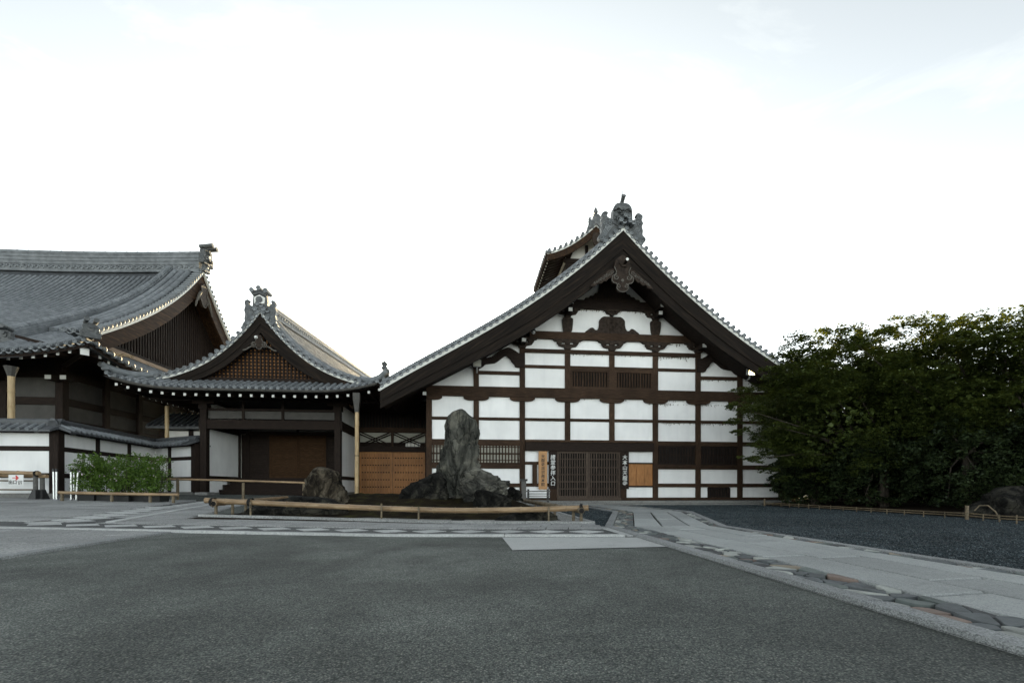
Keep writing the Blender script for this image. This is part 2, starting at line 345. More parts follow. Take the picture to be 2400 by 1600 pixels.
def plate(name, mat, parent, pts, y0, y1, smooth=False): return MB().plate(pts, y0, y1).build(name, mat, parent, smooth)
def lerp(a, b, t): return a + (b - a) * t
def sstep(x): x = min(1., max(0., x)); return x * x * (3 - 2 * x)
def spline(pts, n=6):
    """Catmull-Rom through 2D/3D points"""
    P = [np.array(p, float) for p in pts]; P = [2 * P[0] - P[1]] + P + [2 * P[-1] - P[-2]]; out = []
    for i in range(1, len(P) - 2):
        for k in range(n):
            t = k / n; a, b, c, d = P[i - 1:i + 3]
            out.append(tuple(.5 * (2 * b + (c - a) * t + (2 * a - 5 * b + 4 * c - d) * t * t + (3 * b - a - 3 * c + d) * t ** 3)))
    out.append(tuple(P[-2])); return out
class Frame:
    """a building's own axes: x along the front, y into depth, z up; at() turns a sighted point into (x,z) on the plane at depth y"""
    def __init__(s, X, Y, deg): s.X, s.Y, s.a = X, Y, R(deg); s.c, s.s = math.cos(s.a), math.sin(s.a)
    def at(s, x, y, ly=0.):
        k = (x - CXP) / FPX; t = (k * (s.Y + ly * s.c) - (s.X - ly * s.s)) / (s.c - k * s.s)
        return t, CAM_H + (HYP - y) / FPX * (s.Y + t * s.s + ly * s.c)
    def world(s, t, ly, z=0.): return (s.X + t * s.c - ly * s.s, s.Y + t * s.s + ly * s.c, z)
def ground(X, Y):
    return .018 * max(0., -X - 1.7) * sstep((Y - 1) / 5) + .016 * max(0., min(Y, 24) - 8) * sstep((-X) / 5) - .03 * sstep((Y - 12) / 7) * sstep((X + 1) / 4)
def gpt(x, y, dz=0.):
    """point of the ground seen at (x,y)"""
    d = y - HYP; Y = CAM_H * FPX / d
    for _ in range(30): Y = (CAM_H - ground((x - CXP) / FPX * Y, Y)) * FPX / d
    X = (x - CXP) / FPX * Y
    return (X, Y, ground(X, Y) + dz)
KF = Frame(4.346, 19.9, 5.6)      # big gabled hall
GF = Frame(-10.53, 20.0, 5.6)     # entrance hall
HF = Frame(-18.27, 27.0, 5.6)     # abbot's hall
# ------------------------------------------------------------------ ground, path, paving
gx = [-3000, -400, -120, -60, -40] + [-30 + i for i in range(14)] + [-16 + .5 * i for i in range(68)] + [18 + 2 * i for i in range(7)] + [40, 60, 120, 400, 3000]
gy = [-400, -60, -20, -10] + [-6 + .5 * i for i in range(64)] + [26 + 2 * i for i in range(8)] + [50, 80, 150, 400, 3000]
tag(MB().grid(lambda u, v: (u, v, ground(u, v)), gx, gy).build('ground', 'asphalt', None, True), kind='structure')
def patch(name, mat, c, dz, nx=12, ny=12, parent=None, kind=None):
    """sheet between four ground corners (counter-clockwise), following the ground"""
    def fn(u, v):
        x = (1 - u) * (1 - v) * c[0][0] + u * (1 - v) * c[1][0] + u * v * c[2][0] + (1 - u) * v * c[3][0]
        y = (1 - u) * (1 - v) * c[0][1] + u * (1 - v) * c[1][1] + u * v * c[2][1] + (1 - u) * v * c[3][1]
        return (x, y, ground(x, y) + dz)
    o = MB().grid(fn, [i / nx for i in range(nx + 1)], [j / ny for j in range(ny + 1)]).build(name, mat, parent, True)
    if kind: tag(o, kind=kind)
    return o
def stone(name, mat, parent, pts, top=.03, bot=-.05, bev=.012, tilt=.004):
    """one flat stone: chamfered polygon laid on the ground"""
    n = len(pts); cx_ = sum(p[0] for p in pts) / n; cy_ = sum(p[1] for p in pts) / n
    a = sum(pts[i][0] * pts[(i + 1) % n][1] - pts[(i + 1) % n][0] * pts[i][1] for i in range(n))
    if a < 0: pts = pts[::-1]
    tz_ = rnd.uniform(-tilt, tilt)
    vs = []
    for k, (z, ins) in enumerate(((bot, 0), (top - bev + tz_, 0), (top + tz_, bev))):
        for x, y in pts:
            d = math.hypot(x - cx_, y - cy_) or 1; f_ = max(0, 1 - ins * 1.3 / d)
            X, Y = cx_ + (x - cx_) * f_, cy_ + (y - cy_) * f_
            vs.append((X, Y, ground(X, Y) + z))
    fs = [(k * n + i, k * n + (i + 1) % n, (k + 1) * n + (i + 1) % n, (k + 1) * n + i) for k in range(2) for i in range(n)] + [tuple(range(2 * n, 3 * n))]
    return MB().add(vs, fs).build(name, mat, parent)
# path cross-section at four stations: kerb out/in, slab edge, two joints, slab edge, kerb in/out
PY = [-7., 8.0, 12.8, 18.75]
PX = [[2.82, 2.96, 3.33, 3.84, 4.33, 4.70, 4.86, 5.00], [1.63, 1.78, 2.145, 2.64, 3.13, 3.50, 3.64, 3.78], [2.83, 3.0, 3.40, 3.90, 4.36, 4.77, 4.95, 5.10], [2.72, 2.86, 3.15, 3.56, 3.97, 4.40, 4.52, 4.64]]
def lx(k, Y): return float(np.interp(Y, PY, [p[k] for p in PX]))
path = tag(link('stone_path', None), kind='structure')
path.empty_display_size = .3
def lane_bed(a, b_, mat, dz, nm):
    ys = sorted(set([-7 + .8 * i for i in range(33)] + PY[1:]))
    return MB().grid(lambda u, Y: (lerp(lx(a, Y), lx(b_, Y), u), Y, ground(lerp(lx(a, Y), lx(b_, Y), u), Y) + dz), [0, .5, 1], ys).build(nm, mat, path)
lane_bed(0, 7, 'soil', .006, 'path_bed')
def cuts(a, b_, lo, hi):
    out = [a]
    while out[-1] < b_ - lo * .6: out.append(min(b_, out[-1] + rnd.uniform(lo, hi)))
    out[-1] = b_; return out
SEG = [(-2.5, 8.0), (8.0, 12.8), (12.8, 18.75)]
def lane(a, b_, lo, hi, mat, nm, top, gap=.010, sk=0.):
    for (y0, y1) in SEG:
        cs = cuts(y0, y1, lo, hi)
        for p, q in zip(cs[:-1], cs[1:]):
            s0 = sk if p != y0 else 0; s1 = sk if q != y1 else 0
            xa = lambda Y: lx(a, Y) + gap; xb = lambda Y: lx(b_, Y) - gap
            stone(nm, mat, path, [(xa(p), p + gap), (xb(p), p + gap + s0), (xb(q), q - gap + s1), (xa(q), q - gap)], top, -.04)
lane(2, 3, 1.0, 2.1, 'granite', 'slab', .035, .013, .10); lane(3, 4, 1.0, 2.1, 'granite', 'slab', .035, .013, .08); lane(4, 5, 1.1, 2.2, 'granite', 'slab', .035, .013, .06)
lane(0, 1, 1.0, 1.6, 'kerb', 'kerbstone', .042, .005); lane(6, 7, 1.0, 1.6, 'kerb', 'kerbstone', .042, .005)
for k, (nm, c) in enumerate((('bluegrey', (.105, .116, .12)), ('dark', (.055, .058, .06)), ('beige', (.28, .24, .18)), ('pale', (.36, .375, .35)), ('pink', (.20, .15, .125)), ('green', (.13, .152, .143)))):
    M['cob%d' % k] = simple('cobble_' + nm, [(.3, tuple(v * .62 for v in c)), (.6, c), (.8, tuple(v * 1.35 for v in c))], 7, rough=.72, bump=.5, bdist=.02, bscale=16, vary=.16, dist=.5)
COBM = ['cob0', 'cob0', 'cob1', 'cob0', 'cob5', 'cob2', 'cob3', 'cob3', 'cob4', 'cob1', 'cob0', 'cob5']
def clip(poly, px, py, nx, ny):
    out = []
    for i in range(len(poly)):
        a, b_ = poly[i], poly[(i + 1) % len(poly)]
        da = (a[0] - px) * nx + (a[1] - py) * ny; db = (b_[0] - px) * nx + (b_[1] - py) * ny
        if da <= 0: out.append(a)
        if (da < 0 < db) or (db < 0 < da):
            t = da / (da - db); out.append((a[0] + (b_[0] - a[0]) * t, a[1] + (b_[1] - a[1]) * t))
    return out
def cobble(poly, mat):
    n = len(poly)
    # soften corners
    q = []
    for i in range(n):
        a, b_, c = poly[i - 1], poly[i], poly[(i + 1) % n]
        q.append((lerp(b_[0], a[0], .13), lerp(b_[1], a[1], .13))); q.append((lerp(b_[0], c[0], .13), lerp(b_[1], c[1], .13)))
    n = len(q); cx_ = sum(p[0] for p in q) / n; cy_ = sum(p[1] for p in q) / n
    hgt = rnd.uniform(.020, .040); tx, ty = rnd.uniform(-.07, .07), rnd.uniform(-.07, .07)
    vs = []
    for z, f_ in ((-.03, .985), (hgt * .82, .975), (hgt, .935), (hgt * 1.0, .5)):
        for x, y in q:
            X, Y = cx_ + (x - cx_) * f_, cy_ + (y - cy_) * f_
            vs.append((X, Y, ground(X, Y) + z + (x - cx_) * tx + (y - cy_) * ty))
    fs = [(k * n + i, k * n + (i + 1) % n, (k + 1) * n + (i + 1) % n, (k + 1) * n + i) for k in range(3) for i in range(n)] + [tuple(range(3 * n, 4 * n))]
    MB().add(vs, fs).build('cobble', mat, path, True)
def cobble_strip(a, b_, y0, y1, dens, asp):
    """irregular stones between path lines a and b_ (strip coordinates: w in metres across, Y along)"""
    seeds = []
    tries = int((y1 - y0) * (lx(b_, y0) - lx(a, y0)) * dens * 6)
    W = lambda Y: lx(b_, Y) - lx(a, Y)
    for _ in range(tries):
        Y = rnd.uniform(y0, y1); w = rnd.uniform(.02, W(Y) - .02); dm = rnd.choice((.06, .09, .11, .15, .19)) * asp
        if all((w - s[0]) ** 2 + ((Y - s[1]) * .62) ** 2 > dm * dm for s in seeds): seeds.append((w, Y))
    for i, (w, Y) in enumerate(seeds):
        poly = [(.006, max(y0, Y - .6)), (W(Y) - .006, max(y0, Y - .6)), (W(Y) - .006, min(y1, Y + .6)), (.006, min(y1, Y + .6))]
        for j, (w2, Y2) in enumerate(seeds):
            if i == j or abs(Y2 - Y) > .7: continue
            dx, dy = w2 - w, (Y2 - Y); dn = math.hypot(dx, dy)
            g_ = .5 - .006 / dn
            poly = clip(poly, w + dx * g_, Y + dy * g_, dx / dn, dy / dn)
            if len(poly) < 3: break
        if len(poly) >= 3: cobble([(lx(a, yy) + ww, yy) for ww, yy in poly], rnd.choice(COBM))
cobble_strip(1, 2, .9, 8.0, 60, 1.0); cobble_strip(1, 2, 8.0, 12.8, 60, 1.05); cobble_strip(1, 2, 12.8, 17.5, 40, 1.2)
cobble_strip(5, 6, 2.2, 8.0, 90, .95); cobble_strip(5, 6, 8.0, 12.8, 70, 1.0); cobble_strip(5, 6, 12.8, 18.5, 50, 1.1)

# gravel court on the right and the wedge beside the rock island
def gravel_grid(fx0, fx1, y0, y1, nm, nx=14, ny=40):
    o = MB().grid(lambda u, Y: (lerp(fx0(Y), fx1(Y), u), Y, ground(lerp(fx0(Y), fx1(Y), u), Y) + .012), [i / nx for i in range(nx + 1)], [y0 + (y1 - y0) * j / ny for j in range(ny + 1)]).build(nm, 'gravel', None, True)
    return tag(o, kind='structure')
gravel_grid(lambda Y: lx(7, Y) + .003, lambda Y: 10.55, -7, 19.45, 'gravel_court')
gravel_grid(lambda Y: float(np.interp(Y, [8.05, 8.9, 13.5, 19], [1.6, 1.56, 1.22, -2.5])), lambda Y: lx(0, Y) - .003, 8.05, 19.4, 'gravel_wedge')
peb = MB()                                                        # loose stones lying on the gravel
def pebble(x, y, r):
    z = ground(x, y) + .012; a = rnd.random() * PI; s1, s2 = rnd.uniform(.7, 1.3), rnd.uniform(.6, 1.1)
    c, s = math.cos(a) * r, math.sin(a) * r
    peb.add([(x + c * s1, y + s * s1, z), (x - s * s2, y + c * s2, z), (x - c * s1, y - s * s1, z), (x + s * s2, y - c * s2, z), (x + rnd.uniform(-.3, .3) * r, y + rnd.uniform(-.3, .3) * r, z + r * .8)], [(0, 1, 4), (1, 2, 4), (2, 3, 4), (3, 0, 4)])
for _ in range(30000):
    Y = 3.2 + 15.9 * rnd.random() ** 1.7; X = rnd.uniform(lx(7, Y) + .03, min(10.4, 1.2 * Y + 1.2)) if 1.2 * Y + 1.2 > lx(7, Y) + .05 else None
    if X: pebble(X, Y, rnd.uniform(.010, .024))
for _ in range(2600):
    Y = rnd.uniform(8.2, 13.5); x0, x1 = float(np.interp(Y, [8.9, 13.5], [1.6, 1.25])), lx(0, Y)
    pebble(rnd.uniform(x0, x1), Y, rnd.uniform(.010, .022))
tag(peb.build('loose_gravel', 'gravel'), 'dark blue-grey gravel covering the court beside the stone path', 'gravel', kind='stuff')

# pale screed panel, long kerb and the diamond band in front of the island
screed = patch('screed_panel', 'concrete', [gpt(1201, 1290), (lx(0, 5.38) - .004, 5.38), (lx(0, 6.40) - .004, 6.40), gpt(1177, 1260)], .008, 14, 6, None, 'structure')
bandst = tag(link('paved_band', None), kind='structure')
KY = 6.50
def by(x): return KY + .006 * (1.5 - x) * .9
cs = cuts(-16.0, 1.62, 1.2, 2.2)
for a, b_ in zip(cs[:-1], cs[1:]):
    stone('kerbstone', 'granite_pale', bandst, [(a + .004, by(a)), (b_ - .004, by(b_)), (b_ - .004, by(b_) + .13), (a + .004, by(a) + .13)], .034, -.05, .006, .002)
patch('band_bed', 'band', [(-16, by(-16) + .13), (1.70, KY + .13), (1.66, 7.62), (-16, 7.72)], .008, 60, 6, bandst)
c = stone('edge_stone', 'granite_pale', bandst, [(1.66, KY + .06), (1.80, KY + .06), (1.64, 7.98), (1.50, 7.98)], .02)
DX0 = 1.18
for k in range(15):
    x = DX0 - .625 * k; y = 7.20 + .012 * k; r_ = .275
    stone('diamond_tile', 'granite_pale', bandst, [(x - r_, y + .02), (x - .02, y - .25), (x + r_, y + .01), (x + .02, y + .25)], .013, -.03, .003, .001)
# second band running off towards the entrance hall
b0 = np.array((-7.5, 7.95)); b1 = np.array((-9.9, 15.2)); bd = (b1 - b0) / np.linalg.norm(b1 - b0); bn = np.array((bd[1], -bd[0]))
q = lambda s, w: tuple(b0 + bd * s + bn * w)
patch('band_bed', 'band', [q(-.6, -.55), q(-.6, .45), q(7.4, .45), q(7.4, -.55)], .011, 6, 30, bandst)
for a, b_ in zip([-.3 + 1.3 * i for i in range(6)], [-.3 + 1.3 * (i + 1) for i in range(6)]):
    stone('kerbstone', 'granite_pale', bandst, [q(a + .004, .45), q(a + .004, .58), q(b_ - .004, .58), q(b_ - .004, .45)], .03, -.05, .006)
for k in range(12):
    p = b0 + bd * (.1 + .62 * k) + bn * -.12; r_ = .275
    stone('diamond_tile', 'granite_pale', bandst, [tuple(p + bd * r_), tuple(p + bn * .26), tuple(p - bd * r_), tuple(p - bn * .26)], .016, -.03, .003, .001)
    p = p - bd * .31 - bn * .30
    if k < 8: stone('diamond_tile', 'granite_pale', bandst, [tuple(p + bd * r_), tuple(p + bn * .26), tuple(p - bd * r_), tuple(p - bn * .26)], .016, -.03, .003, .001)
# granite paving: strip before the island, left forecourt, left foreground
pave = tag(link('granite_paving', None), kind='structure')
def rows(x0f, x1f, y0, y1, dy, lo, hi, mat, top=.020, gap=.006, keep=None, sh=0.):
    y = y0
    while y < y1 - .05:
        h_ = min(dy * rnd.uniform(.92, 1.08), y1 - y)
        cs = cuts(x0f(y), x1f(y), lo, hi)
        for a, b_ in zip(cs[:-1], cs[1:]):
            if keep is None or keep((a + b_) / 2, y + h_ / 2):
                stone('paver', mat, pave, [(a + gap, y + gap), (b_ - gap, y + gap), (b_ - gap + sh, y + h_ - gap), (a + gap + sh, y + h_ - gap)], top, -.04, .008, .003)
        y += h_
patch('paving_bed', 'soil', [(-7.4, 7.62), (1.66, 7.62), (1.55, 8.85), (-8.0, 9.9)], .006, 20, 6, pave)
rows(lambda y: -7.0 - .36 * (y - 7.6), lambda y: 1.62 - .09 * (y - 7.6), 7.66, 8.74, .36, .35, .8, 'granite_paver', sh=.05)
rows(lambda y: -7.3 - .36 * (y - 7.6), lambda y: -6.35 - .36 * (y - 8.7), 8.75, 15.0, .5, .45, .9, 'granite_paver')
patch('paving_bed', 'soil', [(-24, 7.75), (-7.9, 7.75), (-10.4, 15.4), (-24, 15.4)], .005, 40, 20, pave)
rows(lambda y: -21., lambda y: -7.9 - .33 * (y - 7.7) - .25, 7.76, 15.2, .52, .6, 1.25, 'granite_paver', .022, .006, lambda x, y: x > -1.35 * y - 1)
patch('paving_bed', 'soil', [(-9.5, 1.5), (-4.52, 1.5), (-4.86, 6.50), (-9.5, 6.52)], .006, 14, 12, pave)
rows(lambda y: -9.4, lambda y: -4.65 - .064 * (y - 1.5), 1.6, 6.52, .40, .55, 1.3, 'granite_paver', .022, .005, lambda x, y: x > -1.5 * y - 1)
cs = cuts(1.5, 6.48, .9, 1.6)
for a, b_ in zip(cs[:-1], cs[1:]):
    e = lambda y: -4.66 - .064 * (y - 1.5)
    stone('kerbstone', 'kerb', pave, [(e(a), a + .004), (e(a) + .13, a + .004), (e(b_) + .13, b_ - .004), (e(b_), b_ - .004)], .024, -.05, .008)
# apron before the big hall
ap = tag(link('stone_apron', None), kind='structure')
for k, t in enumerate(cuts(-8.2, 8.6, .8, 1.5)[:-1]):
    pass
cs = cuts(-8.2, 8.6, .8, 1.4)
for a, b_ in zip(cs[:-1], cs[1:]):
    stone('apron_slab', 'foundation', ap, [KF.world(a + .006, -.95)[:2], KF.world(b_ - .006, -.95)[:2], KF.world(b_ - .006, -.42)[:2], KF.world(a + .006, -.42)[:2]], .075, -.08, .012, .004)
# ------------------------------------------------------------------ tile pieces shared by all roofs
def disc_prof(r, L): return [(r * .93, -L), (r, 0), (r * .80, .004), (r * .74, -.018), (r * .34, -.018), (r * .26, .002)]
def tile_mesh(name, r=.085, L=.42, pan=.28, mat='tile', n=14):
    """cover tile with moulded end disc facing -y, and the curved pan lip beside it (towards +x)"""
    b = MB().lathe(disc_prof(r, L), n=n, axis='y')
    k = 6; up = []; dn = []
    for i in range(k + 1):
        x = r * .7 + (pan - r * 1.4) * i / k; z = -r * .55 - .045 * math.sin(PI * i / k)
        up.append((x, z)); dn.append((x, z - .05))
    b.plate(up + dn[::-1], .02, L)
    return b.mesh(name, mat, True)
VERGE = tile_mesh('verge_tile')
EAVE = tile_mesh('eave_tile', .075, .30, .27)
EAVE_S = tile_mesh('eave_tile_small', .06, .25, .22)
def tile_rows(mb, fn, us, vs_, r, n=5, step=.90):
    """half-round cover-tile rows: fn(u,v)->(point, side vector, up vector); each tile is stepped"""
    for u in us:
        for j in range(len(vs_) - 1):
            ring = []
            for v, k in ((vs_[j], step), (vs_[j + 1], 1.)):
                p, sd, up = fn(u, v)
                for a in range(n + 1):
                    an = PI * a / n
                    ring.append(p + (sd * math.cos(an) + up * (math.sin(an) + .1)) * r * k)
            w = n + 1
            mb.add(ring, [(a, a + 1, w + a + 1, w + a) for a in range(n)] + [tuple(range(w, 2 * w))])
    return mb
def pan_sheet(mb, fn, us, vs_, drop=.02):
    """stepped sheet of pan tiles below the cover rows"""
    for j in range(len(vs_) - 1):
        A = []; B = []
        for u in us:
            p, sd, up = fn(u, vs_[j]); A.append(p - up * drop * 1.6)
            p, sd, up = fn(u, vs_[j + 1]); B.append(p + up * drop)
        n = len(us); mb.add(A + B, [(i, i + 1, n + i + 1, n + i) for i in range(n - 1)])
    return mb
def surf(fz, ux, flip=1):
    """fn for a slope: position along u and s (distance from ridge) -> height fz(s)"""
    def fn(u, s):
        dz = (fz(s + .05) - fz(s - .05)) / .1
        return ux(u, s, fz(s)), dz
    return fn
def scroll(cx_, cz, r0, turns, d, n=26, w0=.05, w1=.02):
    """flat spiral band outline (for carved cloud scrolls)"""
    a = []; b = []
    for i in range(n + 1):
        t = i / n; an = d * turns * 2 * PI * t; rr = r0 * (1 - .80 * t); w = lerp(w0, w1, t)
        a.append((cx_ + math.cos(an) * rr, cz + math.sin(an) * rr)); b.append((cx_ + math.cos(an) * (rr - w), cz + math.sin(an) * (rr - w)))
    return a, b
def scroll_rib(mb, cx_, cz, r0, turns, d, y, a0=0., rad=.02, n=22):
    pts = []
    for i in range(n + 1):
        t = i / n; an = a0 + d * turns * 2 * PI * t; rr = r0 * (1 - .82 * t)
        pts.append((cx_ + math.cos(an) * rr, y, cz + math.sin(an) * rr))
    return mb.tube(pts, [rad * (1 - .4 * i / n) for i in range(n + 1)], 6)
def text_mesh(name, body, size, mat, parent, loc, rot, weight=.0, spacing=1.0, sx=1., depth=.004, align='CENTER', shear=0.):
    cu = bpy.data.curves.new(name, 'FONT'); cu.body = body; cu.size = size; cu.align_x = align; cu.align_y = 'TOP'
    cu.space_line = spacing; cu.extrude = depth; cu.offset = weight; cu.resolution_u = 2; cu.shear = shear
    o = bpy.data.objects.new(name, cu); COL.objects.link(o)
    bpy.context.view_layer.update()
    me = bpy.data.meshes.new_from_object(o.evaluated_get(bpy.context.evaluated_depsgraph_get()))
    bpy.data.objects.remove(o); bpy.data.curves.remove(cu)
    me.name = name; me.materials.clear(); me.materials.append(M[mat])
    return link(name, me, parent, loc, rot, (sx, 1, 1))

# ------------------------------------------------------------------ the big gabled hall (temple kitchen hall)

hall = thing('gabled_hall', 'large white plastered hall with dark timber grid under a wide tiled gable', 'temple hall', KF.world(0, 0, -.03), KF.a)
for_z = -.03
class HallSpace: pass
def hz(z): return z - for_z            # heights below are measured from the camera's ground; the empty stands at -.03
KL = [(0, 11.10), (1.36, 9.83), (2.2, 9.12), (3.03, 8.48), (3.86, 7.90), (4.68, 7.36), (5.49, 6.84), (6.29, 6.35), (7.09, 5.905), (7.88, 5.46), (8.66, 5.0), (9.6, 4.42)]
KR = [(0, 11.10), (.68, 10.40), (1.46, 9.63), (2.25, 8.95), (3.13, 8.27), (4.02, 7.58), (4.92, 6.89), (5.83, 6.28), (6.47, 5.91), (7.4, 5.42), (8.5, 4.87), (9.6, 4.35)]
cl = np.polyfit([p[0] for p in KL], [p[1] for p in KL], 4); cr = np.polyfit([p[0] for p in KR], [p[1] for p in KR], 4)
def kz(t): return hz(float(np.polyval(cl, -t)) if t < 0 else float(np.polyval(cr, t))) + (0 if abs(t) > .3 else 0)
EV = 9.6; VY = -1.55
ts_l = [-EV * (1 - i / 34) for i in range(35)]; ts_r = [EV * i / 34 for i in range(35)]
def band(ts, lo, hi, y0, y1):
    return MB().plate([(t, kz(t) + lo(t)) for t in ts] + [(t, kz(t) + hi(t)) for t in reversed(ts)], y0, y1)
def bw(t):
    a = abs(t); return lerp(1.22, .97, min(1, a / 4.5)) if a < 4.5 else lerp(.97, .66, (a - 4.5) / 5.1)
roof = MB()
for ts in (ts_l, ts_r): roof.plate([(t, kz(t) - .10) for t in ts] + [(t, kz(t) + .17) for t in reversed(ts)], VY + .22, 15)
rf = roof.build('roof', 'dark_y', hall)
for ts, bm_ in ((ts_l, 'barge_l'), (ts_r, 'barge_r')):
    band(ts, lambda t: 0, lambda t: .15, VY, VY + .2).build('verge_strip', 'white_paint', rf)
    band(ts, lambda t: .151, lambda t: .25, VY + .06, VY + .3).build('verge_course', 'tile_pan', rf)
    band(ts, lambda t: -bw(t), lambda t: -.004, VY + .06, VY + .18).build('bargeboard', bm_, rf)
    band(ts, lambda t: -bw(t) * .62, lambda t: -.006, VY + .02, VY + .058).build('bargeboard_moulding', bm_, rf)
    band(ts, lambda t: -bw(t) * .72, lambda t: -.11, VY + .20, -.16).build('soffit', 'dark_y', rf)
# arc-length stations for verge tiles
def stations(sign, d, t0=.2, t1=EV):
    out = []; t = t0; acc = 0
    while t < t1:
        out.append(sign * t)
        z0 = kz(sign * t); dt = .01
        sl_ = (kz(sign * (t + dt)) - z0) / dt; t += d / math.hypot(1, sl_)
    return out
for sgn in (-1, 1):
    for t in stations(sgn, .285, .13):
        sl_ = (kz(t + .02 * sgn) - kz(t - .02 * sgn)) / (.04)
        ang = math.atan2(sl_, 1) * (1 if sgn > 0 else 1)
        rot = -math.atan(sl_) if sgn > 0 else math.atan(sl_)
        link('verge_tile', VERGE, rf, (t, VY - .05, kz(t) + .235), (0, rot, 0), (sgn * 1., 1, 1))
def kfn(sgn):
    def fn(u, s):
        t = sgn * s; sl_ = (kz(t + .05) - kz(t - .05)) / .1
        nrm = Vector((-sl_, 0, 1)).normalized()
        return Vector((t, u, kz(t) + .20)), Vector((0, 1, 0)), nrm
    return fn
svals = [.3 + .3 * i for i in range(31)]
tf = MB()
for sgn in (-1, 1):
    f = kfn(sgn)
    tile_rows(tf, f, [VY + .75 + .3 * i for i in range(50)], svals, .085, 4)
    pan_sheet(tf, f, [VY + .45, 6, 15], svals)
tag(tf.build('roof_tiles', 'tile', rf), kind='stuff')
for sgn in (-1, 1):                                               # cover ridge running down beside the verge
    pts = [(t, VY + .52, kz(t) + .40) for t in [sgn * (.3 + 9.2 * i / 30) for i in range(31)]]
    MB().tube(pts, .10, 10).build('verge_ridge', 'tile', rf, True)
    MB().plate([(p[0], p[2] - .02) for p in pts] + [(p[0], p[2] - .28) for p in reversed(pts)], VY + .44, VY + .60).build('ridge_course', 'tile_pan', rf)
rg = MB(); rg.box(-.26, .26, VY + .25, 15, kz(0) + .1, kz(0) + .62)
for k in range(4): rg.box(-.29, .29, VY + .24, 15, kz(0) + .20 + .11 * k, kz(0) + .225 + .11 * k)
rg.tube([(0, VY + .2, kz(0) + .68), (0, 15, kz(0) + .68)], .12, 12)
rg.build('main_ridge', 'tile', rf, True)

